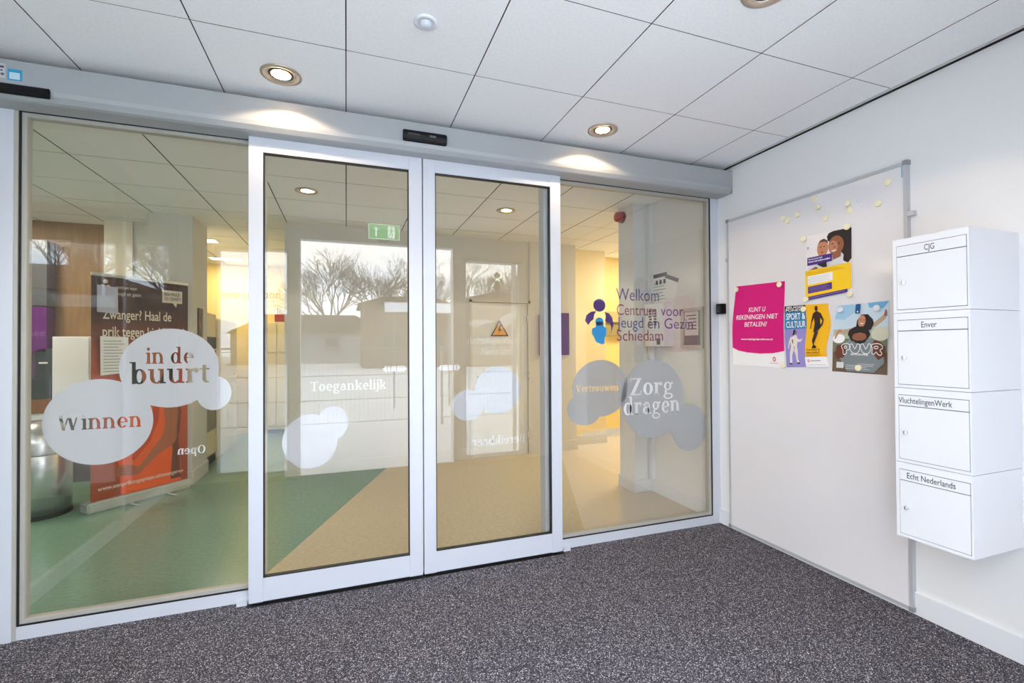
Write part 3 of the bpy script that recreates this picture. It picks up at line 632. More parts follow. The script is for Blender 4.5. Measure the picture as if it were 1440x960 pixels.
XM = XB-.0005
def sheet_obj(name, polys, fmap, parent, levels, mats):
    """polys: (points, layer, material index); split in rows then mapped on the curved sheet"""
    bm = bmesh.new()
    for pts, lay, mi in polys:
        fc = bm.faces.new([bm.verts.new((p[0], p[1], lay*.00035)) for p in pts]); fc.material_index = mi
    for l_ in levels: bmesh.ops.bisect_plane(bm, geom=bm.verts[:]+bm.edges[:]+bm.faces[:], plane_co=(0, l_, 0), plane_no=(0, 1, 0))
    for q in bm.verts: q.co = fmap(q.co.x, q.co.y, q.co.z)
    off = Vector(parent.location); bmesh.ops.translate(bm, verts=bm.verts, vec=-off)
    me = bpy.data.meshes.new(name); bm.to_mesh(me); bm.free(); return link(name, me, parent=parent, mats=mats)
class Sheet:
    """a printed paper: u 0..1 from left to right in the view, v 0..1 upwards; corners (y,z) on the board"""
    def __init__(s, name, label, bl, br, tr, tl, cat='poster', bulge=.006, warp=None, mats=()):
        s.c = (bl, br, tr, tl); s.b = bulge; s.warp = warp or (lambda u, v: (0, 0))
        s.root = thing(name, label, cat, (XM, (bl[0]+br[0])/2, bl[1])); s.mats = []; s.polys = []; s.n = 0
    def f(s, u, v, lay=0):
        bl, br, tr, tl = s.c; du, dv = s.warp(u, v); U_, V_ = u+du, v+dv
        y = (bl[0]*(1-U_)+br[0]*U_)*(1-V_)+(tl[0]*(1-U_)+tr[0]*U_)*V_; z = (bl[1]*(1-U_)+br[1]*U_)*(1-V_)+(tl[1]*(1-U_)+tr[1]*U_)*V_
        return Vector((XM-.001-s.b*math.sin(math.pi*max(0, min(1, v)))**2-lay, y, z))
    def p(s, pts, m):
        if m not in s.mats: s.mats.append(m)
        s.n += 1; s.polys.append((pts, s.n, s.mats.index(m))); return s
    def r(s, u0, u1, v0, v1, m): return s.p([(u0, v0), (u1, v0), (u1, v1), (u0, v1)], m)
    def done(s):
        base = [([(0, 0), (1, 0), (1, 1), (0, 1)], 0, 0)]
        sheet_obj('sheet', base, s.f, s.root, [k/12 for k in range(1, 12)], [PAPER])
        # back side thickness
        sheet_obj('printed_picture', s.polys, s.f, s.root, [k/12 for k in range(1, 12)], s.mats)
    def t(s, txt, u0, u1, v0, h, m, off=0, shear=0):
        bm = text_bm(txt, u0, u1, v0, h, lambda u, v: Vector((u, v, 0)), offset=off, shear=shear)
        for q in bm.verts: q.co = s.f(q.co.x, q.co.y, (s.n+3)*.00035)
        bmesh.ops.translate(bm, verts=bm.verts, vec=-Vector(s.root.location))
        me = bpy.data.meshes.new('lettering'); bm.to_mesh(me); bm.free(); link('lettering', me, m, s.root)
MG = mat('magenta_print', (216, 0, 122), .5); WI = mat('white_print', (244, 244, 244), .5); PU = mat('purple_print', (70, 35, 130), .5); YE = mat('yellow_print', (250, 205, 30), .5)
# magenta poster
s = Sheet('debt_help_poster', 'magenta poster asking kunt u rekeningen niet betalen, leftmost on the whiteboard', (2.690, 1.222), (2.262, 1.216), (2.252, 1.783), (2.655, 1.797),
          warp=lambda u, v: (.05*math.sin(math.pi*v)*(u*.4-.35)*1.2, 0), bulge=.012)
s.p([(0, .22), (.12, .185), (.3, .165), (.55, .155), (.8, .165), (1, .195), (1, 1), (0, 1)], MG)
s.t('KUNT U', .33, .66, .665, .055, WI, .005, .1); s.t('REKENINGEN NIET', .08, .90, .575, .055, WI, .005, .1); s.t('BETALEN?', .26, .70, .485, .055, WI, .005, .1)
s.t('www.hulpbijgeldproblemen.nl', .19, .80, .32, .02, WI, .02)
s.p(ell(.82, .095, .03, .028, 20), mat('logo_red', (200, 40, 90))).p(ell(.82, .095, .018, .016, 16), WI).p(ell(.82, .095, .008, .007, 10), mat('logo_red', (200, 40, 90)))
s.r(.74, .90, .045, .052, mat('pink_grey', (205, 170, 185)))
s.done()
# flyer with woman and baby
SK1 = mat('skin_brown', (150, 92, 66), .5); SK2 = mat('skin_warm', (196, 134, 100), .5); HA = mat('hair_dark', (34, 26, 28), .6); LG = mat('pale_grey_print', (214, 214, 220), .5); DK = mat('dark_print', (40, 34, 40), .5); SKH = mat('skin_light_spot', (190, 128, 98), .5)
s = Sheet('parenting_flyer', 'yellow and purple flyer with a smiling woman and baby, topmost on the whiteboard', (2.103, 1.640), (1.824, 1.668), (1.824, 2.030), (2.100, 2.040), cat='flyer', bulge=.003)
s.r(0, 1, .45, 1, mat('photo_white', (232, 228, 230), .5))
s.p([(.52, .98), (.62, 1), (.98, 1), (1, 1), (1, .52), (.93, .46), (.84, .5), (.78, .62), (.60, .84), (.5, .86), (.48, .93)], HA)
s.p([(.05, .46), (.12, .6), (.30, .68), (.45, .66), (.55, .62), (.62, .64), (.78, .66), (.84, .6), (.82, .46)], LG)
s.p(ell(.68, .77, .165, .15, 30), SK1).p(ell(.62, .75, .10, .10, 20), SKH).p([(.62, .55), (.78, .58), (.80, .68), (.60, .66)], SK1)
s.p(ell(.39, .76, .125, .135, 26), SK2).p([(.28, .83), (.33, .89), (.42, .91), (.50, .87), (.51, .82), (.45, .86), (.35, .865)], mat('hair_baby', (90, 66, 52)))
for x, z in ((.61, .80), (.75, .79)): s.p(ell(x, z, .022, .010, 10), HA)
for x, z in ((.35, .785), (.43, .785)): s.p(ell(x, z, .016, .009, 10), HA)
s.p([(.58, .70), (.63, .675), (.70, .69), (.70, .70), (.63, .695)], WI).p([(.35, .70), (.39, .685), (.43, .705), (.39, .712)], mat('mouth', (150, 60, 60)))
s.p(ell(.66, .745, .02, .014, 10), mat('nose_shade', (128, 76, 56))).p(ell(.385, .745, .016, .01, 10), mat('nose_baby', (176, 112, 84)))
s.p([(.28, .52), (.42, .46), (.50, .46), (.48, .56), (.36, .58)], DK).p([(.10, .455), (.24, .5), (.30, .47), (.26, .45)], SK1)
s.r(.05, .61, .535, .655, PU)
s.t('Hoe steun je jouw kind?', .08, .40, .615, .022, WI, .02); s.t('Samen met andere ouders', .08, .57, .575, .024, WI, .03)
s.r(.0, 1, .05, .455, YE).r(0.02, .92, .0, .052, PU).r(.06, .62, .235, .365, WI).r(.06, .60, .10, .205, PU)
for k in range(5): s.r(.08, .58-.05*(k % 2), .255+k*.021, .259+k*.021, mat('grey_line', (170, 170, 180)))
for k in range(4): s.r(.08, .56-.06*(k % 2), .118+k*.021, .123+k*.021, mat('lilac_line', (160, 140, 195)))
for k in range(3): s.r(.05, .9-.08*k, .385+k*.02, .389+k*.02, mat('ochre_line', (205, 160, 20)))
s.r(.06, .88, .022, .030, mat('lilac_line', (160, 140, 195)))
s.p(ell(.08, .81, .016, .012, 10), PU).p(ell(.08, .785, .01, .012, 8), mat('cyan_print', (60, 160, 215)))
s.done()
# sport & culture flyer: two-page sheet
s = Sheet('sport_culture_flyer', 'blue, lilac and yellow sport and culture flyer between the pink poster and the photo poster', (2.248, 1.220), (1.962, 1.236), (1.964, 1.612), (2.256, 1.618), cat='flyer', bulge=.005,
          warp=lambda u, v: (-.055*math.sin(2*math.pi*min(1, max(0, v*1.1)))*u, 0))
TE = mat('teal_print', (36, 130, 180), .5); LI = mat('lilac_print', (150, 140, 208), .5); OR = mat('amber_print', (248, 186, 20), .5)
s.r(0, .50, 0, .64, LI).r(0, .50, .62, .90, TE).r(0, .50, .90, 1, DK).r(.50, 1, .16, 1, OR)
s.t('JEUGD', .03, .46, .955, .034, WI, .02); s.t('FONDS', .03, .44, .910, .034, WI, .02); s.t('SPORT &', .04, .48, .775, .10, WI, .015); s.t('CULTUUR', .04, .48, .645, .10, WI, .015)
CL = mat('offwhite_clothes', (232, 222, 208), .6); SH = mat('clothes_shade', (190, 178, 176), .6)
s.p([(.19, .50), (.22, .52), (.28, .52), (.31, .46), (.38, .44), (.41, .47), (.42, .45), (.39, .41), (.31, .41), (.30, .34), (.32, .26), (.31, .14), (.34, .08), (.28, .07), (.26, .2), (.22, .28), (.17, .2), (.16, .07), (.10, .07), (.11, .22), (.15, .34), (.14, .42), (.11, .36), (.09, .30), (.07, .31), (.10, .42), (.14, .49)], CL)
s.p([(.22, .28), (.24, .27), (.25, .34), (.21, .34)], SH).p([(.17, .44), (.20, .38), (.215, .38), (.19, .46)], DK)
s.p(ell(.25, .565, .035, .033, 16), SK1).p([(.21, .60), (.26, .615), (.24, .56), (.215, .51), (.19, .52)], HA).p([(.16, .07), (.09, .07), (.08, .05), (.16, .05)], DK).p([(.35, .08), (.28, .075), (.29, .055), (.36, .055)], DK)
BD = mat('figure_dark', (58, 34, 26), .5); SHT = mat('shorts_dark', (34, 34, 42), .5)
s.p(ell(.745, .93, .035, .042, 18), BD)
s.p([(.66, .85), (.72, .885), (.77, .885), (.83, .85), (.87, .74), (.84, .66), (.78, .62), (.80, .65), (.84, .73), (.80, .78), (.79, .70), (.68, .70), (.67, .78), (.62, .70), (.60, .60), (.615, .60), (.60, .60), (.585, .62), (.61, .74)], BD)
s.p([(.68, .70), (.79, .70), (.82, .64), (.72, .54), (.66, .56), (.67, .64)], SHT)
s.p([(.69, .56), (.77, .56), (.74, .44), (.71, .36), (.78, .32), (.76, .30), (.67, .30), (.68, .33), (.70, .34), (.66, .42)], BD)
s.t('Voordelen &', .54, .86, .265, .026, DK, .01); s.t('alles leuker?', .54, .86, .222, .026, DK, .01)
for k in range(4): s.r(.54, .93-.07*(k % 2), .175+k*.012, .179+k*.012, mat('ochre_line2', (190, 140, 10)))
s.r(.5, 1, 0, .16, WI).p(ell(.58, .10, .028, .022, 16), mat('logo_pink', (205, 50, 110))).p(ell(.58, .10, .014, .011, 12), WI).r(.63, .86, .094, .104, mat('logo_purple', (120, 70, 140))).r(.54, .96, .03, .035, mat('grey_line', (170, 170, 180)))
s.done()
# photo poster
s = Sheet('photo_poster', 'photo poster of a laughing girl on a man\'s shoulders, rightmost on the whiteboard', (1.947, 1.210), (1.650, 1.203), (1.634, 1.596), (1.918, 1.592), bulge=.008)
s.r(0, 1, 0, .30, mat('grass_brown', (112, 92, 74), .5)).r(0, 1, .30, .52, mat('meadow', (116, 126, 98), .5)).r(0, 1, .50, .66, mat('haze_green', (176, 188, 162), .5)).r(0, 1, .64, 1, mat('sky_print', (196, 216, 230), .5))
s.p([(.0, .8), (.2, .78), (.45, .92), (.35, 1), (.05, 1)], mat('sky_blue_print', (160, 200, 226), .5)).p([(.62, 1), (.65, .93), (.9, .91), (1, 1)], mat('sky_deep_print', (112, 176, 218), .5))
s.p(ell(.12, .5, .12, .07, 20), WI).p(ell(.88, .56, .16, .10, 20), mat('fleece', (206, 208, 186), .5))
COAT = mat('beige_coat', (184, 160, 138), .5); JK = mat('grey_jacket', (128, 138, 142), .5); BR = mat('brown_boots', (110, 58, 42), .5)
s.p([(.20, .56), (.40, .60), (.62, .62), (.80, .66), (.95, .76), (.98, .84), (.92, .82), (.76, .72), (.60, .70), (.40, .66), (.20, .63)], COAT)
s.p([(.92, .80), (.94, .88), (.965, .89), (.98, .80)], SK1).p([(.03, .50), (.08, .62), (.14, .645), (.2, .60), (.12, .59), (.06, .50)], SK2)
s.p([(.44, .66), (.45, .76), (.52, .84), (.64, .84), (.74, .76), (.76, .70), (.72, .62), (.60, .6)], HA).p(ell(.54, .745, .07, .085, 22), SK2)
for x, z in ((.52, .765), (.58, .76)): s.p(ell(x, z, .011, .008, 8), HA)
s.p([(.51, .715), (.54, .70), (.58, .712), (.55, .718)], WI)
s.p([(.24, .42), (.36, .5), (.75, .5), (.93, .42), (.96, .16), (.78, .02), (.30, .02), (.16, .2)], JK)
s.p([(.30, .56), (.32, .62), (.42, .67), (.58, .67), (.68, .62), (.72, .55), (.66, .48), (.38, .46)], HA).p(ell(.52, .52, .13, .075, 24), SK1)
s.p([(.41, .565), (.53, .585), (.65, .56), (.64, .60), (.52, .62), (.40, .60)], HA).p([(.38, .50), (.44, .44), (.55, .42), (.64, .45), (.65, .5), (.58, .47), (.47, .47)], DK)
s.p([(.10, .40), (.06, .26), (.10, .20), (.24, .22), (.28, .34), (.24, .42)], BR).p([(.74, .40), (.80, .48), (.88, .46), (.98, .38), (.98, .26), (.86, .20), (.78, .28)], BR)
s.r(.41, .50, .86, .995, mat('ribbon_blue', (20, 84, 140), .5)).p(ell(.455, .885, .016, .013, 12), WI)
s.r(.10, .24, .06, .15, mat('label_white', (214, 216, 216), .5)).r(.28, .78, .105, .113, LG).r(.28, .66, .08, .087, LG).r(.28, .72, .055, .062, LG).r(.53, .80, .13, .137, LG)
s.t('ROOKVRIJ.', .38, .70, .258, .022, WI, .04)
s.done()
# outlined bubble lettering PUUR on that poster
def outl(pts, w=.011): return [strip_xz(pts[i:i+2], w) for i in range(len(pts)-1)]
def loop(pts):
    n = len(pts); o = []
    for i in range(n):
        p0, p1, p2, p3 = pts[i-1], pts[i], pts[(i+1) % n], pts[(i+2) % n]
        for k in range(5):
            q = k/5; o.append(tuple(.5*(2*p1[j]+(p2[j]-p0[j])*q+(2*p0[j]-5*p1[j]+4*p2[j]-p3[j])*q*q+(3*p1[j]-p0[j]-3*p2[j]+p3[j])*q**3) for j in (0, 1)))
    return o+[o[0]]
LET = [[(.22, .41), (.30, .43), (.36, .40), (.36, .35), (.30, .325), (.30, .29), (.27, .265), (.235, .275), (.23, .33), (.20, .38)], [(.255, .385), (.285, .39), (.30, .37), (.28, .355), (.26, .36)],
       [(.36, .41), (.40, .42), (.43, .38), (.45, .35), (.48, .38), (.50, .42), (.54, .41), (.54, .34), (.50, .29), (.44, .285), (.39, .31), (.36, .36)],
       [(.56, .41), (.60, .42), (.63, .38), (.65, .35), (.68, .38), (.70, .42), (.74, .41), (.74, .34), (.70, .29), (.64, .285), (.59, .31), (.56, .36)],
       [(.76, .41), (.86, .425), (.93, .40), (.94, .36), (.90, .335), (.93, .29), (.90, .265), (.86, .28), (.83, .31), (.80, .28), (.76, .29), (.77, .35)], [(.80, .38), (.85, .39), (.87, .37), (.84, .355), (.80, .36)]]
s.polys = []; s.mats = []
for q in LET:
    for quad in outl(loop(q)): s.p(quad, WI)
sheet_obj('bubble_lettering', [(a, s.n*0+32, c) for a, b_, c in s.polys], s.f, s.root, [], s.mats)
# cream magnets
mags = [(2.260, 2.195, 'left one of the touching pair of cream magnets near the board top left'), (2.224, 2.171, 'right one of the touching pair of cream magnets near the board top left'),
        (2.158, 2.191, 'cream magnet just right of the touching pair at board top left'), (2.043, 2.260, 'cream magnet highest of the middle group on the board'), (2.021, 2.201, 'cream magnet directly under the highest middle magnet'),
        (1.973, 2.120, 'pale magnet alone above the woman and baby flyer'), (1.843, 2.171, 'yellowish magnet above a paler overlapping one, right of middle'), (1.832, 2.131, 'pale magnet overlapping below the yellowish magnet, right of middle'),
        (1.682, 2.124, 'cream magnet lower right near the board frame'), (1.632, 2.222, 'cream magnet in the upper right corner of the board'), (1.841, 2.036, 'cream magnet on the top right corner of the woman and baby flyer'),
        (2.108, 2.026, 'cream magnet on the top left corner of the woman and baby flyer'), (2.284, 1.764, 'cream magnet on the top right corner of the magenta poster'), (2.640, 1.772, 'cream magnet on the top left corner of the magenta poster'),
        (2.263, 1.232, 'cream magnet on the bottom right corner of the magenta poster'), (2.115, 1.588, 'cream magnet on the top of the sport and culture flyer'), (1.830, 1.652, 'cream magnet on the bottom right corner of the woman and baby flyer'),
        (2.098, 1.648, 'cream magnet on the bottom left corner of the woman and baby flyer'), (1.885, 1.567, 'white magnet at the top left of the photo poster'), (1.690, 1.560, 'white magnet at the top right of the photo poster'), (1.789, 1.236, 'cream magnet at the bottom of the photo poster')]
mpr = None
for i, (y, z, l_) in enumerate(mags):
    off = .013 if i >= 10 else .0
    if mpr is None:
        bm = bmesh.new(); lathe(bm, (0, 0, 0), [(.0175, 0), (.0175, -.005), (.015, -.0075), (.0005, -.008)], 24, 'x'); bmesh.ops.recalc_face_normals(bm, faces=bm.faces)
        mpr = bpy.data.meshes.new('round_magnet'); bm.to_mesh(mpr); bm.free(); mpr.materials.append(CREAM)
        mpw = mpr.copy(); mpw.materials.clear(); mpw.materials.append(PWHITE)
        for mm in (mpr, mpw):
            for f_ in mm.polygons: f_.use_smooth = False
    o = bpy.data.objects.new('round_magnet', mpw if 'white magnet' in l_ else mpr); COL.objects.link(o); o.location = (XB-.0003-(.0125 if off else 0), y, z)
    tag(o, l_, 'magnet', 'round magnets on the whiteboard')
for y, z, l_ in ((1.785, 2.166, 'left small white ring magnet on the board'), (1.762, 2.131, 'right small white ring magnet on the board')):
    bm = bmesh.new(); lathe(bm, (XB, y, z), [(.014, 0), (.014, -.004), (.009, -.004), (.009, 0)], 20, 'x'); tag(obj('ring_magnet', bm, PWHITE), l_, 'magnet', 'small ring magnets on the whiteboard')

# ------------------------------------------------------------------ letterboxes
XF = 2.37; MY0, MY1 = 1.143, 1.420; ZT = [1.843, 1.507, 1.170, .834, .497]
names = [('CJG', 1.296, 1.259), ('Enver', 1.311, 1.254), ('VluchtelingenWerk', 1.404, 1.205), ('Echt Nederlands', 1.375, 1.198)]
labs = ['white metal letterbox marked CJG, topmost of the stack', 'white metal letterbox marked Enver, second from the top', 'white metal letterbox marked VluchtelingenWerk, third from the top', 'white metal letterbox marked Echt Nederlands, lowest of the stack']
SLOT = mat('letterbox_gap', (70, 72, 78), .6); LET_INK = mat('letterbox_ink', (62, 64, 70), .5)
for k in range(4):
    z1, z0 = ZT[k]-.001, ZT[k+1]+.001
    r = thing('letterbox', labs[k], 'letterbox', (XF, (MY0+MY1)/2, z0), 'stacked letterboxes on the right wall')
    bm = bmesh.new(); bx(bm, XF+.006, XR-.001, MY0, MY1, z0, z1)
    obj('body', bm, PWHITE, r)
    rimb = bmesh.new(); t = .014
    bx(rimb, XF, XF+.006, MY0, MY0+.006, z0, z1); bx(rimb, XF, XF+.006, MY1-t, MY1, z0, z1); bx(rimb, XF, XF+.006, MY0+.006, MY1-t, z0, z0+.013); bx(rimb, XF, XF+.006, MY0+.006, MY1-t, z1-.030, z1)
    if k: pass
    obj('front_frame', rimb, PWHITE, r)
    box('gap_backing', XF+.0045, XF+.006, MY0+.006, MY1-t, z0+.013, z1-.030, SLOT, r)
    fl_ = box('flap', XF-.002, XF+.0045, MY0+.0085, MY1-t-.002, z1-.078, z1-.0325, PWHITE, r)
    nm, ya, yb = names[k]
    bm = text_bm(nm, 0, 1, z1-.067, .025, lambda u, v: Vector((XF-.0025, ya+(yb-ya)*u, v)), offset=.006); obj('lettering', bm, LET_INK, fl_)
    dd = box('door', XF-.001, XF+.0045, MY0+.0085, MY1-t-.002, z0+.0155, z1-.0815, PWHITE, r)
    bm = bmesh.new(); cyl(bm, (XF-.008, 1.377, z0+.135), .0085, .008, 'x', 20); bx(bm, XF-.016, XF-.008, 1.3745, 1.3795, z0+.1275, z0+.1425); obj('lock', bm, STEEL, dd)

# ------------------------------------------------------------------ hall objects on the right
al = thing('fire_alarm', 'round red fire alarm sounder high on the column', 'alarm', (2.51, 3.9, 2.6))
bm = bmesh.new(); lathe(bm, (2.535, 3.88, 2.615), [(.055, 0), (.055, -.02), (.048, -.024)], 28, 'x'); obj('base', bm, mat('alarm_dark_red', (120, 20, 16), .4), al)
bm = bmesh.new(); lathe(bm, (2.535, 3.88, 2.615), [(.046, -.022), (.050, -.05), (.044, -.075), (.02, -.08), (.0005, -.078)], 28, 'x'); obj('dome', bm, mat('alarm_red', (170, 32, 26), .35), al, True)
def fyz(x): return lambda u, v: Vector((x, u, v))
XW = XR-.002
pp = thing('notice_paper', 'white notice paper with dark header taped beside the column', 'paper', (XW, 3.57, 1.77))
box('sheet', XW-.001, XW, 3.455, 3.68, 1.765, 2.035, PAPER, pp); box('dark_band', XW-.002, XW-.001, 3.46, 3.675, 1.995, 2.03, INK, pp)
bm = bmesh.new()
for k in range(6): bx(bm, XW-.002, XW-.001, 3.48+.02*(k % 3), 3.65, 1.79+k*.03, 1.794+k*.03)
for k in range(3): bx(bm, XW-.002, XW-.001, 3.48+k*.055, 3.51+k*.055, 1.93, 1.97)
tag(obj('print', bm, INK, pp), kind='stuff')
p2_ = thing('notice_paper', 'tilted white notice paper behind the upright one', 'paper', (XW, 3.40, 1.77))
def rot(pts, c, a): ca, sa = math.cos(a), math.sin(a); return [(c[0]+(x-c[0])*ca-(z-c[1])*sa, c[1]+(x-c[0])*sa+(z-c[1])*ca) for x, z in pts]
def yzplate(name, pts, x0, x1, m, parent):
    bm = bmesh.new(); a = [bm.verts.new((x0, y, z)) for y, z in pts]; b = [bm.verts.new((x1, y, z)) for y, z in pts]; n = len(pts); bm.faces.new(a); bm.faces.new(b)
    for i in range(n): bm.faces.new((a[i], a[(i+1) % n], b[(i+1) % n], b[i]))
    return obj(name, bm, m, parent)
yzplate('sheet', rot([(3.33, 1.75), (3.53, 1.75), (3.53, 1.99), (3.33, 1.99)], (3.42, 1.87), .35), XW-.0008, XW-.0002, PAPER, p2_)
yzplate('dark_band', rot([(3.335, 1.95), (3.525, 1.95), (3.525, 1.985), (3.335, 1.985)], (3.42, 1.87), .35), XW-.0012, XW-.0008, INK, p2_)
bxw = thing('wall_dispenser', 'white wall box with black printing under the notices', 'box', (XR-.05, 3.58, 1.35))
box('body', XR-.09, XR, 3.39, 3.68, 1.36, 1.75, PWHITE, bxw, .004)
bm = bmesh.new()
for k in range(6):
    for j in range(2): bx(bm, XR-.0915, XR-.09, 3.50+j*.07, 3.535+j*.07+.01*(k % 2), 1.55+k*.025, 1.565+k*.025)
bx(bm, XR-.0915, XR-.09, 3.45, 3.50, 1.375, 1.43); tag(obj('print', bm, INK, bxw), kind='stuff')
nf = thing('notice_case', 'grey framed glass notice case on the hall wall', 'notice board', (XR-.02, 3.12, 1.36))
box('back_panel', XR-.012, XR, 3.0, 3.245, 1.355, 1.668, mat('case_grey', (120, 122, 124), .5), nf)
bm = bmesh.new()
for a in ((2.99, 3.02, 1.345, 1.678), (3.225, 3.255, 1.345, 1.678), (3.02, 3.225, 1.345, 1.37), (3.02, 3.225, 1.653, 1.678)): bx(bm, XR-.03, XR, *a)
obj('frame', bm, mat('case_frame', (196, 192, 184), .4), nf)
box('paper', XR-.014, XR-.012, 3.06, 3.22, 1.45, 1.65, PAPER, nf)
bm = bmesh.new()
for k in range(5): bx(bm, XR-.015, XR-.014, 3.08, 3.20-.03*(k % 2), 1.50+k*.028, 1.508+k*.028)
tag(obj('print', bm, INK, nf), kind='stuff')
box('glass_pane', XR-.026, XR-.022, 3.02, 3.225, 1.37, 1.653, GLASSW, nf)
# magenta / purple hall sign
hs = thing('hall_sign', 'tall magenta and purple sign board on the hall wall right of the door', 'sign', (2.52, 5.5, 1.25))
bm = bmesh.new(); pts = [(2.33, 1.25), (2.56, 1.25), (2.56, 1.80), (2.37, 1.80), (2.34, 1.785), (2.33, 1.76)]; solid(bm, pts, 5.49, 5.51); obj('magenta_panel', bm, mat('sign_magenta', (160, 40, 90), .4), hs)
bm = bmesh.new(); solid(bm, [(2.56, 1.25), (2.755, 1.25), (2.755, 1.80), (2.56, 1.80)], 5.488, 5.508); obj('purple_panel', bm, mat('sign_purple', (80, 40, 130), .4), hs)
for k, z in enumerate((1.73, 1.63, 1.53, 1.43, 1.32)):
    x = 2.36; rimt = .007; bm = bmesh.new()
    bx(bm, x, x+.05, 5.487, 5.49, z-.015, z-.015+rimt); bx(bm, x, x+.05, 5.487, 5.49, z+.015, z+.015+rimt); bx(bm, x, x+rimt, 5.487, 5.49, z-.01, z+.02); bx(bm, x+.043, x+.05, 5.487, 5.49, z-.01, z+.02)
    obj('pictogram', bm, PAPER, hs)
wcb = thing('wall_cabinet', 'small olive wall cabinet on the yellow far wall', 'cabinet', (3.7, 6.0, 1.7))
box('body', 3.46, 4.0, 6.0, 6.12, 1.72, 1.88, mat('olive_beige', (180, 165, 110), .5), wcb, .005); box('shelf', 3.50, 3.95, 6.02, 6.12, 1.52, 1.68, mat('olive_dark', (150, 135, 84), .5), wcb)

# ------------------------------------------------------------------ roll-up banner
A = Vector((-2.035, 4.86, 0)); B = Vector((-1.500, 5.42, 0)); d = (B-A); W_ = d.length; d.normalize(); nrm = Vector((d.y, -d.x, 0))
bn = thing('roll_up_banner', 'brown and orange roll-up banner with a woman in an orange dress', 'banner', tuple((A+B)/2))
def fb(u, v, lay=0): return A + d*(u*W_) + Vector((0, 0, v)) + nrm*(.03+lay)
def bprism(name, u0, u1, n0, n1, z0, z1, m):
    bm = bmesh.new(); bx(bm, u0, u1, n0, n1, z0, z1); bmesh.ops.bevel(bm, geom=[e for e in bm.edges], offset=.012 if z1 < .2 else .003, segments=3, affect='EDGES')
    for q in bm.verts: q.co = A + d*q.co.x + nrm*q.co.y + Vector((0, 0, q.co.z))
    return obj(name, bm, m, bn)
SILV = mat('banner_base_silver', (205, 212, 210), .3, .5)
bprism('base_housing', -.035, W_+.02, -.06, .07, .0, .085, SILV)
bprism('top_rail', .0, W_, .018, .042, 1.985, 2.01, SILV)
bprism('support_pole', W_*.5-.012, W_*.5+.012, -.03, -.006, .05, 1.99, STEEL)
for u in (.33, .72):
    bm = bmesh.new(); bx(bm, u*W_-.012, u*W_+.012, .05, .24, .002, .012)
    for q in bm.verts: q.co = A + d*q.co.x + nrm*q.co.y + Vector((0, 0, q.co.z))
    obj('foot', bm, STEEL, bn)
def ramp_mat(name, c0, c1, c2):
    m = bpy.data.materials.new(name); m.use_nodes = True; nt = m.node_tree; b = nt.nodes['Principled BSDF']; tc = nt.nodes.new('ShaderNodeTexCoord'); sx = nt.nodes.new('ShaderNodeSeparateXYZ'); r = nt.nodes.new('ShaderNodeValToRGB')
    mr = nt.nodes.new('ShaderNodeMapRange'); mr.inputs['From Min'].default_value = 0; mr.inputs['From Max'].default_value = 2
    nt.links.new(tc.outputs['Object'], sx.inputs[0]); nt.links.new(sx.outputs['Z'], mr.inputs[0]); nt.links.new(mr.outputs[0], r.inputs[0]); nt.links.new(r.outputs[0], b.inputs['Base Color'])
    e = r.color_ramp.elements; e[0].position = .0; e[0].color = (*lin(c0), 1); e[1].position = .82; e[1].color = (*lin(c2), 1); q = e.new(.5); q.color = (*lin(c1), 1); b.inputs['Roughness'].default_value = .5; return m
BG = ramp_mat('banner_print', (150, 62, 30), (196, 76, 30), (60, 22, 14))
ORD = mat('orange_dress', (240, 92, 20), .6); ORS = mat('orange_dress_fold', (198, 66, 16), .6); BSK = mat('banner_skin', (172, 98, 64), .5); BSKD = mat('banner_skin_shade', (112, 56, 36), .5); BH = mat('banner_hair', (22, 24, 28), .7)
BW = mat('banner_white', (236, 224, 208), .5)
pol = []; mts = []
def bp(pts, m, lay):
    if m not in mts: mts.append(m)
    pol.append((pts, lay, mts.index(m)))
bp([(0, .075), (1, .075), (1, 1.99), (0, 1.99)], BG, 0)
hair = [(.30, 1.28), (.36, 1.40), (.46, 1.50), (.6, 1.52), (.74, 1.47), (.82, 1.34), (.84, 1.2), (.80, 1.06), (.70, .98), (.6, .96), (.48, 1.0), (.40, 1.04), (.35, 1.10), (.36, 1.18), (.32, 1.2)]
hair = [(a+.012*math.sin(i*7.3), b+.012*math.cos(i*5.1)) for i, (a, b) in enumerate(hair)]
bp(hair, BH, 2)
bp([(.50, 1.0), (.48, 1.2), (.52, 1.36), (.62, 1.40), (.72, 1.32), (.73, 1.18), (.68, 1.06), (.66, .96), (.54, .94)], BSK, 4)
bp([(.36, .95), (.52, 1.0), (.68, 1.0), (.86, .95), (.92, .8), (.86, .6), (.88, .42), (.92, .25), (.92, .09), (.28, .09), (.26, .35), (.20, .50), (.22, .62), (.30, .78)], ORD, 3)
bp([(.62, .9), (.68, .9), (.66, .7), (.58, .52), (.40, .36), (.38, .40), (.52, .56), (.58, .70)], ORS, 5)
bp([(.80, .62), (.88, .60), (.90, .36), (.92, .12), (.80, .12), (.82, .40)], BSKD, 5)
bp([(.70, .92), (.80, .95), (.90, .90), (.92, .74), (.90, .56), (.84, .46), (.66, .38), (.50, .27), (.46, .30), (.56, .40), (.70, .54), (.74, .66)], BSK, 6)
bp([(.50, .27), (.46, .30), (.36, .34), (.26, .345), (.22, .31), (.24, .29), (.22, .27), (.25, .255), (.30, .25), (.40, .235), (.46, .24)], BSK, 7)
for k in range(3): bp([(.235+.012*k, .318-.022*k), (.31, .316-.02*k), (.31, .312-.02*k), (.235+.012*k, .312-.022*k)], BSKD, 8)
bp([(.86, .9), (.905, .88), (.92, .74), (.90, .56), (.87, .5), (.87, .62), (.885, .76)], BSKD, 7)
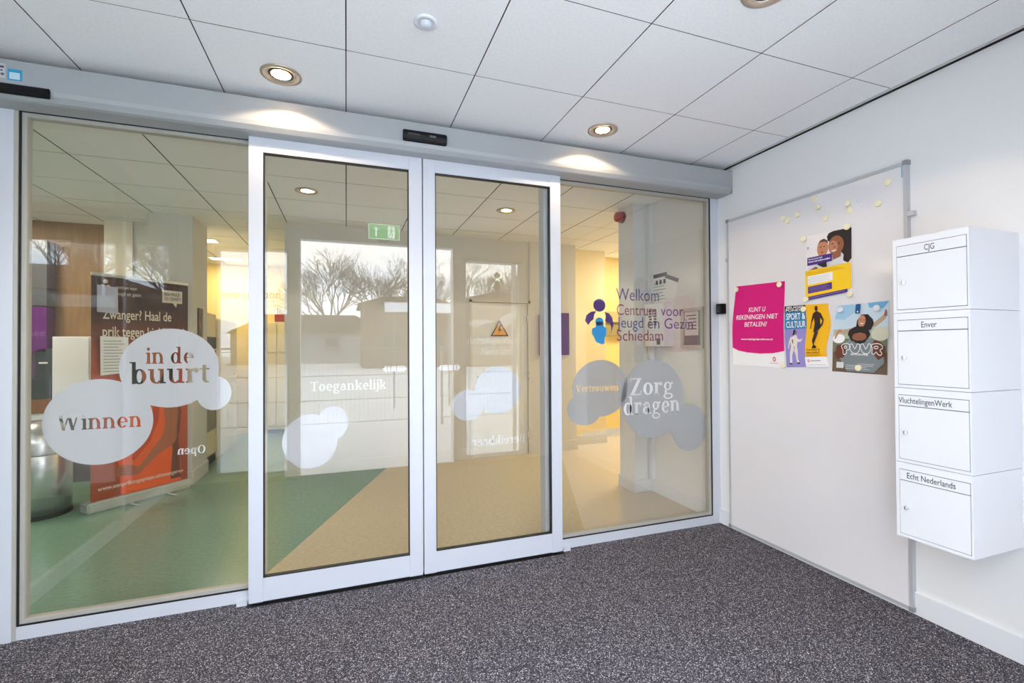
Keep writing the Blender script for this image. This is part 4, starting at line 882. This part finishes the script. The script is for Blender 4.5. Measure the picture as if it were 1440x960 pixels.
# speech bubble
bp([(.70, 1.80), (.93, 1.80), (.93, 1.92), (.70, 1.92)], BW, 4); bp([(.82, 1.80), (.86, 1.76), (.87, 1.80)], BW, 4)
sheet_obj('printed_fabric', [(p, l+1, mi) for p, l, mi in pol], lambda u, v, z: fb(u, v, z*1.4), bn, [], mts)
def bt(s_, u0, u1, v0, h, m=BW, off=.01, slope=0):
    bm = text_bm(s_, u0, u1, v0, h, lambda u, v: fb(u, v+slope*(u-u0), .007), offset=off); obj('lettering', bm, m, bn)
bt('Zwanger? Haal de', .10, .80, 1.625, .085); bt('prik tegen kinkhoest!', .10, .95, 1.475, .085)
bt('EEN PRIKJE', .72, .90, 1.868, .028, INK); bt('ZO GEPIEPT!', .72, .915, 1.825, .028, INK)
bt('centrum voor', .22, .43, 1.89, .032, off=0); bt('jeugd en gezin', .22, .47, 1.835, .032, off=0)
bt('www.eenprikzogepiept.nl/zwangeren', .06, .94, .165, .035)
bm = bmesh.new()
for (c_, r_) in (((.125, 1.945), .018), ((.10, 1.90), .016), ((.15, 1.90), .016), ((.125, 1.87), .022)):
    bm.faces.new([bm.verts.new(fb(c_[0]+r_/W_*math.cos(a*.4), c_[1]+r_*math.sin(a*.4), .006)) for a in range(15)])
obj('logo', bm, BW, bn)
# two sheets before the banner, stand-ins for pale reflections in the door glass
nt_ = thing('reflection_sheet', 'white sheet standing in for a paper reflected in the glass before the upper left of the banner', 'paper', (-1.95, 4.93, 1.3))
bm = bmesh.new(); q4 = [fb(.075, 1.14, .02), fb(.345, 1.16, .02), fb(.335, 1.47, .02), fb(.07, 1.475, .02)]; vs = [bm.verts.new(p) for p in q4]+[bm.verts.new(p-nrm*.001) for p in q4]
for q in ((0, 1, 2, 3), (7, 6, 5, 4), (0, 4, 5, 1), (1, 5, 6, 2), (2, 6, 7, 3), (3, 7, 4, 0)): bm.faces.new([vs[i] for i in q])
obj('sheet', bm, PAPER, nt_)
bm = bmesh.new()
for k in range(11):
    z = 1.17+k*.026; bm.faces.new([bm.verts.new(fb(u, zz, .0215)) for u, zz in ((.10, z), (.30-.03*(k % 3), z), (.30-.03*(k % 3), z+.006), (.10, z+.006))])
tag(obj('print', bm, mat('grey_print', (150, 155, 160)), nt_), kind='stuff')
n2 = thing('reflection_sheet', 'pale lilac sheet standing in for a bluish reflection in the glass above the white sheet', 'paper', (-1.95, 4.93, 1.7))
bm = bmesh.new(); q4 = [fb(.045, 1.68, .014), fb(.24, 1.67, .014), fb(.235, 1.90, .014), fb(.045, 1.91, .014)]; vs = [bm.verts.new(p) for p in q4]+[bm.verts.new(p-nrm*.001) for p in q4]
for q in ((0, 1, 2, 3), (7, 6, 5, 4), (0, 4, 5, 1), (1, 5, 6, 2), (2, 6, 7, 3), (3, 7, 4, 0)): bm.faces.new([vs[i] for i in q])
obj('sheet', bm, mat('lilac_reflection', (196, 202, 226), .5), n2)

# ------------------------------------------------------------------ left hall: bin, coffee corner
bi = thing('waste_bin', 'round stainless steel waste bin left of the banner', 'bin', (-2.40, 4.95, 0))
bm = bmesh.new(); lathe(bm, (-2.40, 4.95, 0), [(.0005, .002), (.205, .002), (.205, .5), (.203, .505), (.203, .51), (.205, .515)]); obj('body', bm, STEEL, bi, True)
bm = bmesh.new(); lathe(bm, (-2.40, 4.95, 0), [(.205, .518), (.205, .60), (.185, .69), (.13, .75), (.06, .775), (.0005, .78)]); obj('dome_lid', bm, STEEL, bi, True)
bm = bmesh.new(); lathe(bm, (-2.40, 4.95, 0), [(.208, .0), (.209, .03), (.206, .032)]); obj('foot_ring', bm, BLACKP, bi, True)
cc = thing('coffee_counter', 'wood-fronted counter carrying the dark drinks machine', 'counter', (-3.2, 6.2, 0))
box('counter_body', -4.2, -2.83, 6.02, 6.198, 0, .54, mat('counter_dark', (60, 62, 62), .5), cc); box('shelf', -4.2, -2.83, 6.0, 6.198, .55, .72, PWHITE, cc); box('wood_front', -4.2, -2.82, 5.99, 6.198, .725, .865, WOOD, cc)
cm = thing('drinks_machine', 'dark drinks machine with a purple front at the far left', 'machine', (-3.1, 6.1, .865))
NB = mat('machine_navy', (44, 54, 66), .3)
box('base', -3.6, -2.82, 6.0, 6.198, .866, 1.08, NB, cm, .006); box('column_body', -2.97, -2.82, 6.05, 6.198, 1.08, 1.37, NB, cm, .006); box('cup_bay', -3.6, -2.97, 6.12, 6.198, 1.08, 1.34, mat('bay_purple', (96, 70, 110), .4), cm)
box('display_panel', -3.7, -2.88, 6.05, 6.198, 1.34, 1.80, mat('purple_screen', (98, 0, 120), .25), cm); box('upper_cabinet', -3.7, -2.88, 6.05, 6.198, 1.81, 2.48, mat('slate_grey', (86, 90, 98), .3), cm)
box('badge', -2.94, -2.87, 6.045, 6.05, 1.22, 1.235, PAPER, cm)
bm = bmesh.new(); cyl(bm, (-2.91, 6.08, 1.37), .03, .05, 'z', 16); obj('knob', bm, BLACKP, cm)
text('lettering', 'thee', -3.06, -2.89, 1.50, .07, fxz(6.048), mat('screen_print', (140, 80, 160)), cm)
fg = thing('white_cabinet', 'plain white cabinet right of the drinks machine', 'cabinet', (-2.65, 6.1, .3))
box('body', -2.81, -2.50, 6.0, 6.198, .66, 1.495, PWHITE, fg, .004); box('plinth', -2.81, -2.50, 6.02, 6.198, 0, .66, mat('plinth_brown', (74, 52, 40), .5), fg); box('door', -2.80, -2.51, 5.99, 6.0, .68, 1.485, PWHITE, fg)
tag(box('wall_back', -4.6, -2.36, 6.2, 6.3, 0, H, mat('wood_wall', (150, 116, 74), .5, noise=(6, (128, 96, 58), .3, .7, 5), stretch=(5, 5, .5))), 'wood-panelled wall behind the drinks machine', kind='structure')
pb = thing('framed_print', 'small dark framed print on the side of the pillar', 'picture', (-1.46, 5.75, 1.6))
box('frame', -1.465, -1.455, 5.66, 5.82, 1.46, 1.79, mat('frame_dark', (40, 34, 30), .4), pb); box('picture', -1.455, -1.452, 5.67, 5.81, 1.47, 1.78, mat('picture_brown', (130, 96, 60), .5, noise=(14, (50, 34, 24), .4, .6, 4)), pb)
# kitchen units along the corridor
KC = mat('kitchen_cream', (228, 214, 172), .45)
kc = thing('kitchen_unit', 'cream kitchen unit with built-in oven near the pillar', 'kitchen unit', (-1.8, 6.3, 0))
box('body', -2.1, -1.52, 6.07, 6.62, 0, 1.78, KC, kc)
ov = box('oven', -1.53, -1.50, 6.10, 6.56, .85, 1.50, BLACKP, kc); box('oven_glass', -1.50, -1.497, 6.14, 6.52, .95, 1.30, mat('oven_glass', (50, 56, 50), .08), ov); box('handle', -1.49, -1.475, 6.14, 6.52, 1.34, 1.36, STEEL, ov)
box('oven', -1.53, -1.50, 6.10, 6.56, .40, .80, mat('steel_drawer', (130, 130, 126), .3, .8), kc); box('plinth', -1.54, -1.52, 6.05, 6.62, 0, .1, mat('plinth_grey', (150, 140, 110), .5), kc)
kt = thing('tall_cupboard', 'tall cream cupboard behind the oven unit in the corridor', 'cupboard', (-1.8, 7.2, 0))
box('body', -2.1, -1.52, 6.66, 7.7, 0, 1.74, KC, kt)
for y0, y1, z0, z1 in ((6.68, 7.68, .12, .90), (6.68, 7.68, .92, 1.72)):
    dq = box('door', -1.52, -1.50, y0, y1, z0, z1, KC, kt); box('knob', -1.50, -1.485, (y0+y1)/2+.3, (y0+y1)/2+.33, z1-.08 if z1 < 1 else z0+.06, z1-.05 if z1 < 1 else z0+.09, STEEL, dq)
kr = thing('tall_cupboard', 'cream cupboard at the end of the kitchen corridor', 'cupboard', (-1.0, 8.3, 0))
box('body', -1.42, -.66, 8.2, 8.478, .08, 1.78, KC, kr)
for x0 in (-1.41, -1.03): 
    for z0, z1 in ((.10, 1.28), (1.30, 1.76)):
        dq = box('door', x0, x0+.36, 8.18, 8.2, z0, z1, KC, kr); box('handle', x0+.14, x0+.22, 8.17, 8.18, z1-.06, z1-.045, STEEL, dq)
bk = thing('flower_box', 'small red box of dark decoration on the corridor cupboard', 'box', (-.95, 8.3, 1.78))
box('box', -1.08, -.84, 8.25, 8.4, 1.785, 1.90, mat('red_box', (150, 40, 40), .5), bk)
bm = bmesh.new()
for k in range(9):
    a = -1.05+k*.025; bx(bm, a, a+.012, 8.3, 8.31, 1.90, 1.96+.05*abs(k-4)/4)
tag(obj('twigs', bm, mat('twig_brown', (80, 50, 36), .7), bk), kind='stuff')
